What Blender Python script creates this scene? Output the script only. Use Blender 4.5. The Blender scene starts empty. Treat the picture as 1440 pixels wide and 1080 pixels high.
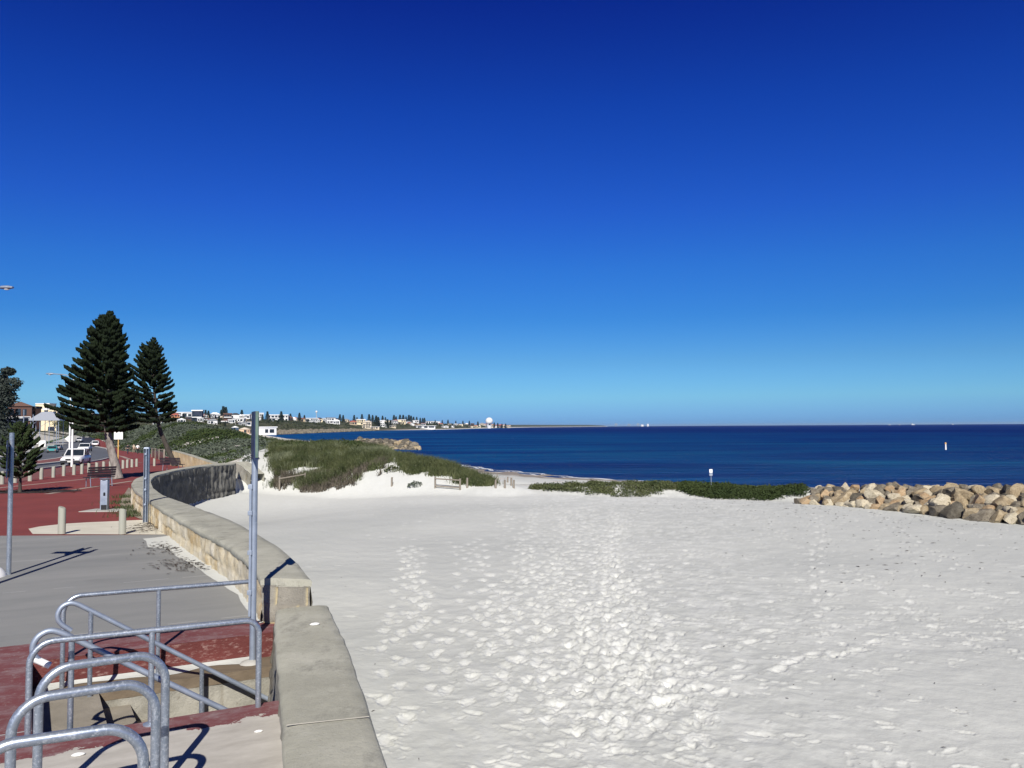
import bpy, bmesh, math, random
import numpy as np
from mathutils import Vector, Matrix, Euler

# ------------------------------------------------------------------ camera, sky, sun, exposure
sc = bpy.context.scene
COL = sc.collection
F = 1200.0                      # focal length in pixels of a 1440 wide picture
EYE = np.array([0.0, 0.0, 2.4])
PITCH = math.atan(60.1 / F)
ROLL = math.radians(0.34)
SUN_EL, SUN_AZ = 36.0, 4.0      # elevation; degrees the sun stands to the right of straight behind the camera
_r = np.array([1.0, 0, 0]); _u = np.array([0, -math.sin(PITCH), math.cos(PITCH)]); _f = np.array([0, math.cos(PITCH), math.sin(PITCH)])
CR = _r * math.cos(ROLL) - _u * math.sin(ROLL)
CU = _u * math.cos(ROLL) + _r * math.sin(ROLL)
cam = bpy.data.cameras.new('camera'); camo = bpy.data.objects.new('camera', cam); COL.objects.link(camo)
cam.sensor_width = 36.0; cam.lens = 36.0 * F / 1440.0; cam.clip_start = 0.05; cam.clip_end = 120000
M = Matrix(((CR[0], CU[0], -_f[0], EYE[0]), (CR[1], CU[1], -_f[1], EYE[1]), (CR[2], CU[2], -_f[2], EYE[2]), (0, 0, 0, 1)))
camo.matrix_world = M
sc.camera = camo

world = bpy.data.worlds.new("World"); sc.world = world; world.use_nodes = True
wt = world.node_tree; wt.nodes.clear()
sky = wt.nodes.new('ShaderNodeTexSky'); sky.sky_type = 'NISHITA'; sky.sun_disc = False
sky.sun_elevation = math.radians(SUN_EL); sky.sun_rotation = math.radians(180 - SUN_AZ)
sky.altitude = 0; sky.air_density = 1.0; sky.dust_density = 0.25; sky.ozone_density = 3.0
hsv = wt.nodes.new('ShaderNodeHueSaturation'); hsv.inputs['Saturation'].default_value = 1.22; hsv.inputs['Value'].default_value = 1.0
bg = wt.nodes.new('ShaderNodeBackground'); bg.inputs['Strength'].default_value = 0.085
wo = wt.nodes.new('ShaderNodeOutputWorld')
tc = wt.nodes.new('ShaderNodeTexCoord'); sx = wt.nodes.new('ShaderNodeSeparateXYZ'); tint = wt.nodes.new('ShaderNodeValToRGB'); mul = wt.nodes.new('ShaderNodeMix')
mul.data_type = 'RGBA'; mul.blend_type = 'MULTIPLY'; mul.inputs[0].default_value = 1.0
wt.links.new(tc.outputs['Generated'], sx.inputs[0]); wt.links.new(sx.outputs['Z'], tint.inputs[0])
_st = [(0.0, (.152, .387, 1.145)), (.013, (.19, .44, 1.086)), (.033, (.239, .518, .949)), (.075, (.198, .434, .773)), (.125, (.127, .374, .748)), (.182, (.115, .351, .781)), (.245, (.102, .283, .808)), (.356, (.059, .203, .732)), (.452, (.040, .115, .60)), (.62, (.055, .10, .26)), (.9, (.075, .11, .26))]
for _i, (_p, _c) in enumerate(_st):          # the deep polarised blue of a clear sky opposite the sun, by elevation
    _e = tint.color_ramp.elements[_i] if _i < 2 else tint.color_ramp.elements.new(_p)
    _e.position = _p; _e.color = (*_c, 1)
wt.links.new(sky.outputs[0], hsv.inputs['Color']); wt.links.new(hsv.outputs[0], mul.inputs[6]); wt.links.new(tint.outputs[0], mul.inputs[7]); wt.links.new(mul.outputs[2], bg.inputs['Color']); wt.links.new(bg.outputs[0], wo.inputs['Surface'])

sl = bpy.data.lights.new('sun', 'SUN'); sl.energy = 4.8; sl.angle = math.radians(0.5); sl.color = (1.0, 0.95, 0.87)
so = bpy.data.objects.new('sun', sl); COL.objects.link(so)
_el, _az = math.radians(SUN_EL), math.radians(SUN_AZ)
TOSUN = Vector((math.sin(_az) * math.cos(_el), -math.cos(_az) * math.cos(_el), math.sin(_el)))
so.rotation_euler = TOSUN.to_track_quat('Z', 'Y').to_euler(); so.location = (20, -60, 60)

sc.view_settings.view_transform = 'Standard'; sc.view_settings.look = 'None'
sc.view_settings.exposure = 0.45; sc.view_settings.gamma = 1.0

# ------------------------------------------------------------------ numbers: noise, rays, terrain
rng = np.random.default_rng(7)
random.seed(7)

def _hash(ix, iy, iz):
    h = (ix.astype(np.int64) * 374761393 + iy.astype(np.int64) * 668265263 + iz.astype(np.int64) * 2147483647 + 12345) & 0xffffffff
    h = ((h ^ (h >> 13)) * 1274126177) & 0xffffffff
    h = ((h ^ (h >> 16)) * 2246822519) & 0xffffffff
    return ((h ^ (h >> 15)) & 0xffffff) / float(0xffffff)

def vnoise(x, y, z=None):
    x = np.asarray(x, float); y = np.asarray(y, float); z = np.zeros_like(x) if z is None else np.asarray(z, float)
    ix, iy, iz = np.floor(x), np.floor(y), np.floor(z)
    fx, fy, fz = x - ix, y - iy, z - iz
    fx, fy, fz = [f * f * (3 - 2 * f) for f in (fx, fy, fz)]
    r = 0
    for a in (0, 1):
        for b in (0, 1):
            for c in (0, 1):
                w = (fx if a else 1 - fx) * (fy if b else 1 - fy) * (fz if c else 1 - fz)
                r = r + w * _hash(ix + a, iy + b, iz + c)
    return r * 2 - 1

def fbm(x, y, z=None, o=4):
    r, a = 0, 1.0
    z = np.zeros_like(np.asarray(x, float)) if z is None else z
    for k in range(o):
        r = r + a * vnoise(x * 2 ** k + 17 * k, y * 2 ** k - 9 * k, z * 2 ** k + 5 * k); a *= 0.5
    return r

def sstep(a, b, x):
    t = np.clip((np.asarray(x, float) - a) / (b - a), 0, 1); return t * t * (3 - 2 * t)

def ray(px, py):
    return _f + (px - 720) / F * CR + (540 - py) / F * CU

def az(px, py, z=0.0):                    # point where a sight line meets the level z
    d = ray(px, py); return EYE + d * ((z - EYE[2]) / d[2])

def ad(px, py, d):                        # point on a sight line at distance d
    q = ray(px, py); return EYE + q * (d / q[1])

YB = [-50, 19, 170, 215, 420, 700, 20000]
ZB = [0, 0, -2.34, -3.0, 2.2, 7.0, 9.0]
def zc(y): return np.interp(y, YB, ZB)    # the level of promenade and road along the coast

def hc(px, py, off=0.0):                  # sight line meeting that level
    q = ray(px, py)
    ds = np.concatenate([np.linspace(3, 60, 600), np.geomspace(60, 900, 1500)])
    zz = EYE[2] + q[2] / q[1] * ds - zc(ds) - off
    k = np.where(zz <= 0)[0]
    d = ds[k[0]] if len(k) else 420.0
    if len(k) and k[0] > 0:
        i = k[0]; d = ds[i - 1] + (ds[i] - ds[i - 1]) * zz[i - 1] / (zz[i - 1] - zz[i])
    P = EYE + q * (d / q[1]); P[2] = zc(d) + off
    return P

def polyd(x, y, P, cols=()):
    P = np.asarray(P, float)
    best = np.full(x.shape, 1e18); side = np.zeros(x.shape); outs = [np.zeros(x.shape) for _ in cols]
    for i in range(len(P) - 1):
        ax, ay = P[i][:2]; bx, by = P[i + 1][:2]; dx, dy = bx - ax, by - ay
        t = np.clip(((x - ax) * dx + (y - ay) * dy) / (dx * dx + dy * dy), 0, 1)
        qx, qy = x - ax - t * dx, y - ay - t * dy
        d2 = qx * qx + qy * qy; m = d2 < best
        best = np.where(m, d2, best); side = np.where(m, np.sign(dx * qy - dy * qx), side)
        for o, c in zip(outs, cols):
            o[...] = np.where(m, P[i][c] + t * (P[i + 1][c] - P[i][c]), o)
    return np.sqrt(best), side, outs

def resample(L, n):
    L = np.array(L, float); d = np.concatenate([[0], np.cumsum(np.linalg.norm(np.diff(L, axis=0), axis=1))]); q = np.linspace(0, d[-1], n)
    S = np.stack([np.interp(q, d, L[:, k]) for k in range(L.shape[1])], 1)
    for _ in range(6): S[1:-1] = S[1:-1] * .5 + (S[:-2] + S[2:]) * .25
    return S


# the long wall's two top edges
def az_t(px, py):                          # the wall's top falls very slightly away
    q = ray(px, py); z0, k = .55, .006
    t = (z0 + k * 19 - EYE[2]) / (q[2] + k * q[1]); P = EYE + q * t
    return P if P[1] > 19 else az(px, py, z0)
FR = [(436, 815), (415, 787), (390, 767), (350, 745), (330, 733), (300, 722), (262, 708), (228, 696), (214, 685), (211.5, 675), (218, 668.5), (252, 660), (290, 654.6), (331, 651.5)]
FL = [(370, 813), (359, 796), (340, 778), (320, 765), (290, 750), (260, 734), (225, 713), (205, 700), (191, 690), (184, 681), (190, 673), (212, 666), (250, 658.2), (290, 652.8), (331, 649.6)]
Rf = resample([az_t(*p) for p in FR], 90); Lf = resample([az_t(*p) for p in FL], 90)

COAST = [(140, 20), (70, 58), (45, 68), (28, 75), (17, 82), (7.5, 91), (-1.8, 108), (-16, 145), (-48, 262), (-110, 430), (-196, 672), (-206, 820), (-224, 1120),
         (-238, 1430), (-224, 1680), (-167, 2000), (-99, 3950), (185, 7400), (900, 10500), (1700, 12500)]
BOUND = ([(0.9, -2), (-0.1, 2), (-1.13, 5.5)] + [tuple((Rf[i] + Lf[i])[:2] / 2) for i in range(0, 90, 6)] + [tuple((Rf[89] + Lf[89])[:2] / 2)] +
         [(-20.8, 58), (-26, 71), (-36, 95), (-58, 140), (-85, 190), (-112, 240), (-140, 290), (-190, 360), (-270, 450), (-400, 700)])
RIDGE = [(-1.2, 46.5, -.7, 2.5), (-4.5, 49.5, .0, 4.0), (-7.6, 52.5, .38, 5.0), (-10.6, 57, .74, 9), (-14, 62, .85, 15), (-20, 75, .85, 19), (-34, 110, -.2, 24),
         (-51, 150, .35, 27), (-70, 200, 1.8, 34), (-94, 250, 3.3, 42), (-115, 280, 3.5, 44), (-148, 330, 2.0, 46), (-210, 430, 2.0, 50)]
RIDGE2 = [(.6, 47, -1.05, 2.2), (3.5, 47, -.92, 3), (6, 47, -.85, 3), (9.5, 46, -.95, 3), (12, 45, -1.0, 3), (15, 43.5, -1.0, 3), (17, 42, -1.05, 3)]
ROCKR = [(14.2, 42, -1.05, 2.0), (16.8, 40.2, -.8, 2.6), (19.4, 37.2, -.5, 3.0), (21.8, 34.0, -.4, 3.2), (28, 28, -.3, 3.2)]

LEFTB = [tuple(hc(a, b_)[:2]) for a, b_ in [(-90, 640), (30, 633), (55, 628), (72, 622), (88, 617), (100, 613), (112, 607.5)]]

def Z(x, y):
    x = np.asarray(x, float); y = np.asarray(y, float); x, y = np.broadcast_arrays(x, y)
    d, s, _ = polyd(x, y, COAST); s = d * s
    zb = np.interp(s, [-300, -20, 0, 10, 24, 40], [-20, -4.6, -3.25, -2.55, -1.75, -1.15])
    zr = zb
    for R in (RIDGE, RIDGE2, ROCKR):
        dr, sd_, (hz, hw) = polyd(x, y, R, (2, 3))
        if R is RIDGE: hw = np.where(sd_ < 0, hw * np.interp(y, [95, 150], [1, .36]), hw)
        k = np.clip(1 - (dr / hw) ** 2, 0, 1) ** 1.4
        zr = zr + k * np.maximum(hz - zb, 0) if R is not RIDGE else zr + k * (hz - zr)
    zr = zr + 0.05 * vnoise(x * .25, y * .25) * sstep(6, 12, y) + 0.12 * vnoise(x * .5 + 9, y * .5) * sstep(46, 56, y)
    db, sb, _ = polyd(x, y, BOUND); db = db * sb
    wb = np.interp(y, [0, 50, 62, 80, 300], [.2, .3, 2.5, 5, 12])
    zl = np.where(y < 11, -2.2, zc(y) - .12)
    dl, sl_, _ = polyd(x, y, LEFTB)
    zl = zl + 1.7 * sstep(1, 10, dl * sl_) * sstep(120, 170, y) * sstep(430, 330, y)
    zr = zr - .72 * np.exp(-(((x + 12.8) / 5.5) ** 2 + ((y - 42) / 10) ** 2))
    t = sstep(-np.where(y < 52, .8, 1.7) * wb, -.1 * wb, db)
    near = zr + (zl - zr) * t
    zf = np.interp(s, [-300, -20, 0, 10, 28, 60, 110, 220, 900], [-20, -4.6, -3.25, -2.2, .8, 7.5, 12, 16.5, 21])
    zg = np.interp(s, [-300, -20, 0, 20, 45, 90, 160, 320, 900], [-20, -4.6, -3.25, -1.8, 1, 4.5, 9.5, 17, 21])
    zf = zg + (zf - zg) * sstep(700, 950, y)
    zf = zf * np.interp(y, [0, 2000, 4200, 8000], [1, .9, .75, 1.2]) + 1.2 * vnoise(x * .012, y * .012) * sstep(30, 90, s)
    f = sstep(420, 640, y)
    return near + (zf - near) * f

def hit(px, py, dmin=5.0, dmax=4500.0):   # sight line meeting the terrain
    q = ray(px, py); ds = np.geomspace(dmin, dmax, 1600)
    X, Y, ZZ = EYE[0] + q[0] / q[1] * ds, ds, EYE[2] + q[2] / q[1] * ds
    g = Z(X, Y) - ZZ; k = np.where(g >= 0)[0]
    i = k[0] if len(k) else int(np.argmax(g / ds))
    return np.array([X[i], Y[i], float(Z(X[i], Y[i]))])

# ------------------------------------------------------------------ objects and meshes
def tag(o, label=None, cat=None, group=None, kind=None):
    for k, v in (('label', label), ('category', cat), ('group', group), ('kind', kind)):
        if v: o[k] = v
    return o

def empty(name, loc, rz=0.0, label=None, cat=None, group=None):
    o = bpy.data.objects.new(name, None); COL.objects.link(o); o.empty_display_size = .2
    o.location = tuple(float(v) for v in loc); o.rotation_euler = (0, 0, rz)
    return tag(o, label, cat, group)

def link(name, me, mat, parent=None, smooth=False):
    o = bpy.data.objects.new(name, me); COL.objects.link(o)
    if mat is not None and not me.materials:
        for m in (mat if isinstance(mat, (list, tuple)) else [mat]): me.materials.append(m)
    if parent is not None: o.parent = parent
    if smooth and len(me.polygons): me.polygons.foreach_set('use_smooth', np.ones(len(me.polygons), bool))
    return o

def mesh_np(name, V, Fc):
    V = np.asarray(V, np.float32); Fc = np.asarray(Fc, np.int32); n, k = Fc.shape
    me = bpy.data.meshes.new(name); me.vertices.add(len(V)); me.vertices.foreach_set('co', V.ravel())
    me.loops.add(n * k); me.loops.foreach_set('vertex_index', Fc.ravel())
    me.polygons.add(n); me.polygons.foreach_set('loop_start', np.arange(0, n * k, k, dtype=np.int32))
    me.update(calc_edges=True); return me

def grid_np(name, X, Y, ZZ):
    r, c = X.shape; V = np.stack([X, Y, ZZ], -1).reshape(-1, 3)
    i = np.arange((r - 1) * c).reshape(r - 1, c)[:, :-1].ravel()
    return mesh_np(name, V, np.stack([i, i + 1, i + c + 1, i + c], 1))

class MB:
    def __init__(s): s.v = []; s.f = []; s.m = []
    def add(s, V, Fc, mi=0):
        b = len(s.v); s.v += [tuple(float(a) for a in p) for p in V]; s.f += [tuple(i + b for i in f) for f in Fc]; s.m += [mi] * len(Fc); return s
    def box(s, c, size, rot=None, mi=0, taper=1.0):
        x, y, z = [a / 2 for a in size]; V = []
        for sx, sy, sz in ((-1, -1, -1), (1, -1, -1), (1, 1, -1), (-1, 1, -1), (-1, -1, 1), (1, -1, 1), (1, 1, 1), (-1, 1, 1)):
            k = taper if sz > 0 else 1
            p = Vector((sx * x * k, sy * y * k, sz * z))
            if rot is not None: p = rot @ p
            V.append((p.x + c[0], p.y + c[1], p.z + c[2]))
        return s.add(V, [(0, 3, 2, 1), (4, 5, 6, 7), (0, 1, 5, 4), (1, 2, 6, 5), (2, 3, 7, 6), (3, 0, 4, 7)], mi)
    def tube(s, pts, r, n=10, mi=0, cap=True):
        pts = [Vector([float(a) for a in p]) for p in pts]; N = len(pts)
        rs = r if isinstance(r, (list, tuple)) else [r] * N
        t0 = (pts[1] - pts[0]).normalized(); up = Vector((0, 0, 1)) if abs(t0.z) < .9 else Vector((1, 0, 0))
        a = t0.cross(up).normalized(); V = []
        for i, p in enumerate(pts):
            t = ((pts[i + 1] - p).normalized() if i < N - 1 else Vector()) + ((p - pts[i - 1]).normalized() if i else Vector())
            t.normalize(); a = (a - t * a.dot(t)).normalized(); b = t.cross(a)
            for k in range(n):
                w = 2 * math.pi * k / n; V.append(tuple(p + (a * math.cos(w) + b * math.sin(w)) * rs[i]))
        Fc = [(i * n + k, i * n + (k + 1) % n, (i + 1) * n + (k + 1) % n, (i + 1) * n + k) for i in range(N - 1) for k in range(n)]
        if cap: Fc += [tuple(range(n - 1, -1, -1)), tuple((N - 1) * n + k for k in range(n))]
        return s.add(V, Fc, mi)
    def lathe(s, c, prof, n=16, mi=0):
        V = [(c[0] + r * math.cos(2 * math.pi * k / n), c[1] + r * math.sin(2 * math.pi * k / n), c[2] + z) for r, z in prof for k in range(n)]
        N = len(prof)
        Fc = [(i * n + k, i * n + (k + 1) % n, (i + 1) * n + (k + 1) % n, (i + 1) * n + k) for i in range(N - 1) for k in range(n)]
        Fc += [tuple(range(n - 1, -1, -1)), tuple((N - 1) * n + k for k in range(n))]
        return s.add(V, Fc, mi)
    def prism(s, poly, z0, z1, mi=0):
        n = len(poly); V = [(p[0], p[1], z0) for p in poly] + [(p[0], p[1], z1) for p in poly]
        return s.add(V, [tuple(range(n - 1, -1, -1)), tuple(range(n, 2 * n))] + [(i, (i + 1) % n, n + (i + 1) % n, n + i) for i in range(n)], mi)
    def loft(s, rings, mi=0, cap=True):
        n = len(rings[0]); V = [p for r in rings for p in r]; N = len(rings)
        Fc = [(i * n + k, i * n + (k + 1) % n, (i + 1) * n + (k + 1) % n, (i + 1) * n + k) for i in range(N - 1) for k in range(n)]
        if cap: Fc += [tuple(range(n - 1, -1, -1)), tuple((N - 1) * n + k for k in range(n))]
        return s.add(V, Fc, mi)
    def build(s, name, mat, parent=None, smooth=False, bevel=0.0, angle=40, seg=2):
        me = bpy.data.meshes.new(name); me.from_pydata(s.v, [], s.f)
        mats = mat if isinstance(mat, (list, tuple)) else [mat]
        for m in mats: me.materials.append(m)
        if len(mats) > 1: me.polygons.foreach_set('material_index', s.m)
        bm = bmesh.new(); bm.from_mesh(me); bmesh.ops.recalc_face_normals(bm, faces=bm.faces); bm.to_mesh(me); bm.free()
        o = link(name, me, None, parent, smooth)
        if smooth: me.set_sharp_from_angle(angle=math.radians(angle))
        if bevel:
            b = o.modifiers.new('bevel', 'BEVEL'); b.width = bevel; b.segments = seg; b.limit_method = 'ANGLE'; b.angle_limit = math.radians(35)
        return o

def arc(c, r, a0, a1, n, ax, ay):
    return [tuple(np.array(c) + r * (math.cos(a0 + (a1 - a0) * i / n) * np.array(ax) + math.sin(a0 + (a1 - a0) * i / n) * np.array(ay))) for i in range(n + 1)]

def fillet(pts, r, n=6):                  # polyline with rounded corners
    pts = [np.array(p, float) for p in pts]; out = [pts[0]]
    for i in range(1, len(pts) - 1):
        a, b, c = pts[i - 1], pts[i], pts[i + 1]; u, v = a - b, c - b; lu, lv = np.linalg.norm(u), np.linalg.norm(v); u /= lu; v /= lv
        th = math.acos(max(-1, min(1, u @ v))); rr = r[i - 1] if isinstance(r, (list, tuple)) else r
        t = min(rr / math.tan(th / 2), lu * .49, lv * .49); rr = t * math.tan(th / 2)
        cen = b + (u + v) / np.linalg.norm(u + v) * (rr / math.sin(th / 2)); p0, p1 = b + u * t, b + v * t
        for k in range(n + 1):
            w = k / n; d = (p0 - cen) * (1 - w) + (p1 - cen) * w; out.append(cen + d / np.linalg.norm(d) * rr)
    out.append(pts[-1]); return out

def copy_tree(o, parent=None):
    c = o.copy(); COL.objects.link(c)
    if parent is not None: c.parent = parent
    for ch in list(o.children): copy_tree(ch, c)
    return c

ONES = ['', 'first', 'second', 'third', 'fourth', 'fifth', 'sixth', 'seventh', 'eighth', 'ninth', 'tenth', 'eleventh', 'twelfth', 'thirteenth', 'fourteenth', 'fifteenth', 'sixteenth', 'seventeenth', 'eighteenth', 'nineteenth']
TENS = ['', '', 'twent', 'thirt', 'fort', 'fift', 'sixt', 'sevent', 'eight', 'ninet']
def nth(n):
    if n < 20: return ONES[n]
    if n < 100: return TENS[n // 10] + ('ieth' if n % 10 == 0 else 'y-' + ONES[n % 10])
    return 'hundredth' if n == 100 else 'hundred-and-' + nth(n - 100)

# ------------------------------------------------------------------ materials
def nodes(name):
    m = bpy.data.materials.new(name); m.use_nodes = True; nt = m.node_tree; nt.nodes.clear()
    out = nt.nodes.new('ShaderNodeOutputMaterial'); b = nt.nodes.new('ShaderNodeBsdfPrincipled'); nt.links.new(b.outputs[0], out.inputs[0])
    return m, nt, b

def N(nt, t, **k):
    n = nt.nodes.new(t)
    for a, v in k.items():
        if a in n.inputs: n.inputs[a].default_value = v
        else: setattr(n, a, v)
    return n

def coords(nt, stretch=(1, 1, 1), kind='Object'):
    t = nt.nodes.new('ShaderNodeTexCoord'); mp = nt.nodes.new('ShaderNodeMapping'); mp.inputs['Scale'].default_value = stretch
    nt.links.new(t.outputs[kind], mp.inputs[0]); return mp.outputs[0]

def noise(nt, co, scale, detail=6, rough=.6, dist=0.0):
    n = nt.nodes.new('ShaderNodeTexNoise'); n.inputs['Scale'].default_value = scale; n.inputs['Detail'].default_value = detail
    n.inputs['Roughness'].default_value = rough; n.inputs['Distortion'].default_value = dist; nt.links.new(co, n.inputs['Vector']); return n.outputs['Fac']

def ramp(nt, fac, stops):
    r = nt.nodes.new('ShaderNodeValToRGB'); e = r.color_ramp.elements
    for i, (p, c) in enumerate(stops):
        x = e[i] if i < 2 else e.new(p)
        x.position = p; x.color = (c[0], c[1], c[2], 1) if not isinstance(c, (int, float)) else (c, c, c, 1)
    nt.links.new(fac, r.inputs[0]); return r.outputs[0]

def mix(nt, fac, a, b, blend='MIX'):
    m = nt.nodes.new('ShaderNodeMix'); m.data_type = 'RGBA'; m.blend_type = blend
    for sock, v in ((m.inputs[0], fac), (m.inputs[6], a), (m.inputs[7], b)):
        if hasattr(v, 'links'): nt.links.new(v, sock)
        elif isinstance(v, (int, float)): sock.default_value = v
        else: sock.default_value = (v[0], v[1], v[2], 1)
    return m.outputs[2]

def math_(nt, op, a, b=None, clamp=False):
    m = nt.nodes.new('ShaderNodeMath'); m.operation = op; m.use_clamp = clamp
    for s, v in ((m.inputs[0], a), (m.inputs[1], b)):
        if v is None: continue
        if hasattr(v, 'links'): nt.links.new(v, s)
        else: s.default_value = v
    return m.outputs[0]

def bump(nt, b, h, strength, dist=.02, prev=None):
    n = nt.nodes.new('ShaderNodeBump'); n.inputs['Strength'].default_value = strength; n.inputs['Distance'].default_value = dist
    nt.links.new(h, n.inputs['Height'])
    if prev is not None: nt.links.new(prev, n.inputs['Normal'])
    nt.links.new(n.outputs[0], b.inputs['Normal']); return n.outputs[0]

def pm(name, c1, c2, scale=2.0, rough=.85, bmp=.25, bscale=30.0, bdist=.01, metal=0.0, c3=None, c3scale=14.0, c3lim=(.6, .72), spec=.35, stretch=(1, 1, 1), rand=0.0):
    m, nt, b = nodes(name); co = coords(nt, stretch)
    col = ramp(nt, noise(nt, co, scale), [(.3, c1), (.7, c2)])
    if c3 is not None:
        col = mix(nt, ramp(nt, noise(nt, co, c3scale, 8, .7), [(c3lim[0], 0.), (c3lim[1], 1.)]), col, c3)
    if rand:
        oi = nt.nodes.new('ShaderNodeObjectInfo')
        col = mix(nt, 1.0, col, ramp(nt, oi.outputs['Random'], [(0, 1 - rand), (1, 1 + rand)]), 'MULTIPLY')
    nt.links.new(col, b.inputs['Base Color'])
    b.inputs['Roughness'].default_value = rough; b.inputs['Metallic'].default_value = metal; b.inputs['Specular IOR Level'].default_value = spec
    if bmp: bump(nt, b, noise(nt, co, bscale, 6, .65), bmp, bdist)
    return m

MT = {}
MT['concrete'] = pm('pale concrete', (.30, .30, .27), (.42, .41, .38), 3, .9, .3, 60)
MT['cream'] = pm('cream concrete', (.50, .47, .38), (.60, .57, .48), 1.2, .9, .25, 50)

def coping_mat():
    m, nt, b = nodes('cement coping'); co = coords(nt)
    col = ramp(nt, noise(nt, co, 1.2, 8, .68), [(.28, (.265, .260, .212)), (.5, (.355, .348, .287)), (.72, (.445, .435, .365))])
    col = mix(nt, ramp(nt, noise(nt, coords(nt, (1, .5, 1)), 2.6, 8, .75), [(.52, 0.), (.66, .65)]), col, (.185, .182, .155))
    col = mix(nt, ramp(nt, noise(nt, co, 7, 8, .8), [(.60, 0.), (.70, .7)]), col, (.46, .45, .39))
    col = mix(nt, ramp(nt, noise(nt, co, 85, 4, .7), [(.55, 0.), (.68, .5)]), col, (.15, .15, .13))
    nt.links.new(col, b.inputs['Base Color']); b.inputs['Roughness'].default_value = .92; b.inputs['Specular IOR Level'].default_value = .2
    p = bump(nt, b, noise(nt, co, 110, 6, .75), .6, .006); bump(nt, b, noise(nt, co, 9, 8, .7), .5, .02, p); return m
MT['coping'] = coping_mat()
MT['redpave'] = pm('red asphalt', (.155, .030, .025), (.225, .045, .037), .5, .9, .6, 120, .008, c3=(.12, .038, .033), c3scale=45, c3lim=(.52, .68))
MT['brickpave'] = pm('dull red pavers', (.15, .052, .045), (.20, .075, .062), .8, .9, .3, 60)
MT['strip'] = pm('pale paving strip', (.30, .22, .18), (.36, .28, .23), 2, .9, .2, 60)
MT['asphalt'] = pm('worn asphalt', (.075, .082, .095), (.125, .13, .14), .35, .85, .5, 80, c3=(.05, .055, .065), c3scale=18, c3lim=(.55, .75))
MT['hillroad'] = pm('dark asphalt', (.018, .022, .035), (.028, .032, .046), .2, .9, .2, 40)
MT['kerb'] = pm('concrete kerb', (.36, .35, .32), (.46, .45, .42), 2, .9, .2, 40)
MT['paint'] = pm('white paint', (.74, .74, .73), (.82, .82, .80), 3, .6, .1, 40)
MT['grass'] = pm('grass', (.030, .065, .016), (.055, .095, .026), .6, .95, .5, 8, .1)
MT['rail'] = pm('galvanised steel', (.19, .225, .28), (.33, .37, .43), 5, .36, .12, 60, .002, metal=.6, c3=(.50, .54, .60), c3scale=55, c3lim=(.50, .66), spec=.5)
MT['steel'] = pm('dull galvanised steel', (.22, .26, .33), (.36, .41, .49), 4, .5, .1, 60, .002, metal=.5, c3=(.50, .54, .6), c3scale=30)
MT['navy'] = pm('dark blue sheet metal', (.012, .022, .065), (.02, .034, .09), 3, .5, .1, 30)
MT['greenedge'] = pm('weathered green edge', (.08, .13, .11), (.14, .20, .15), 12, .6, .2, 40)
MT['bollard'] = pm('weathered grey timber', (.24, .245, .20), (.34, .34, .29), 4, .9, .5, 30, .01, stretch=(1, 1, .15))
MT['postwood'] = pm('silvered pine', (.16, .14, .115), (.25, .22, .18), 5, .9, .5, 30, .01, stretch=(1, 1, .15))
MT['slat'] = pm('dark stained slats', (.022, .018, .024), (.04, .032, .04), 6, .6, .2, 40)
MT['dark'] = pm('black plastic', (.012, .012, .014), (.02, .02, .022), 6, .5, .1, 40)
MT['bark'] = pm('grey bark', (.11, .095, .085), (.30, .27, .24), 6, .95, 1.0, 14, .05, stretch=(1, 1, .4))
MT['dkbark'] = pm('dark bark', (.03, .025, .02), (.07, .06, .05), 6, .95, .8, 14, .04, stretch=(1, 1, .4))
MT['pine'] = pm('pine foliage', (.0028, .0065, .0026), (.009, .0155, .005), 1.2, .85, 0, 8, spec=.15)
MT['sapling'] = pm('young pine foliage', (.010, .018, .007), (.028, .042, .014), 2.2, .85, 0, 8, spec=.15)
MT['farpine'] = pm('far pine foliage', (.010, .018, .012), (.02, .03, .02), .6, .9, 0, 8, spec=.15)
MT['oak'] = pm('grey green foliage', (.018, .028, .022), (.06, .07, .06), .8, .85, 0, 8, spec=.2)
MT['dune'] = pm('dune grass', (.030, .046, .015), (.095, .105, .045), 1.1, .85, 0, 8, c3=(.26, .26, .17), c3scale=7.0, c3lim=(.56, .7), spec=.2)
MT['palegrass'] = pm('pale dune tufts', (.11, .13, .075), (.20, .215, .13), 1.4, .85, 0, 8, spec=.2)
MT['scrubd'] = pm('dark green scrub', (.020, .036, .012), (.050, .066, .022), .25, .9, 0, 8, spec=.15)
MT['scrubg'] = pm('grey green scrub', (.048, .062, .044), (.105, .122, .092), .4, .9, 0, 8, spec=.15)
MT['scrubf'] = pm('far coastal scrub', (.022, .032, .016), (.07, .075, .042), .03, .9, 0, 8, spec=.1)
MT['weed'] = pm('green weeds', (.03, .045, .015), (.06, .075, .03), 4, .9, 0, 8)
MT['litter'] = pm('dry brown seaweed', (.030, .020, .014), (.07, .048, .035), 6, .95, 0, 8)
MT['twig'] = pm('dry brown stems', (.045, .038, .028), (.15, .13, .10), 3, .95, 0, 8)
MT['foam'] = pm('sea foam', (.75, .78, .8), (.85, .87, .88), 3, .8, .3, 8)
MT['glass'] = pm('dark glass', (.010, .014, .022), (.02, .026, .036), 2, .12, 0, 8, spec=.6)
MT['tyre'] = pm('tyre rubber', (.012, .012, .012), (.02, .02, .02), 6, .8, .1, 30)
MT['rim'] = pm('wheel rim', (.35, .36, .38), (.45, .46, .48), 6, .35, 0, 8, metal=.7)
MT['lampglass'] = pm('headlight glass', (.55, .6, .65), (.7, .74, .78), 6, .15, 0, 8, spec=.6)
MT['plate'] = pm('number plate', (.5, .5, .45), (.62, .62, .56), 6, .5, 0, 8)
MT['skin'] = pm('skin', (.42, .25, .18), (.48, .29, .21), 6, .6, 0, 8)
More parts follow.
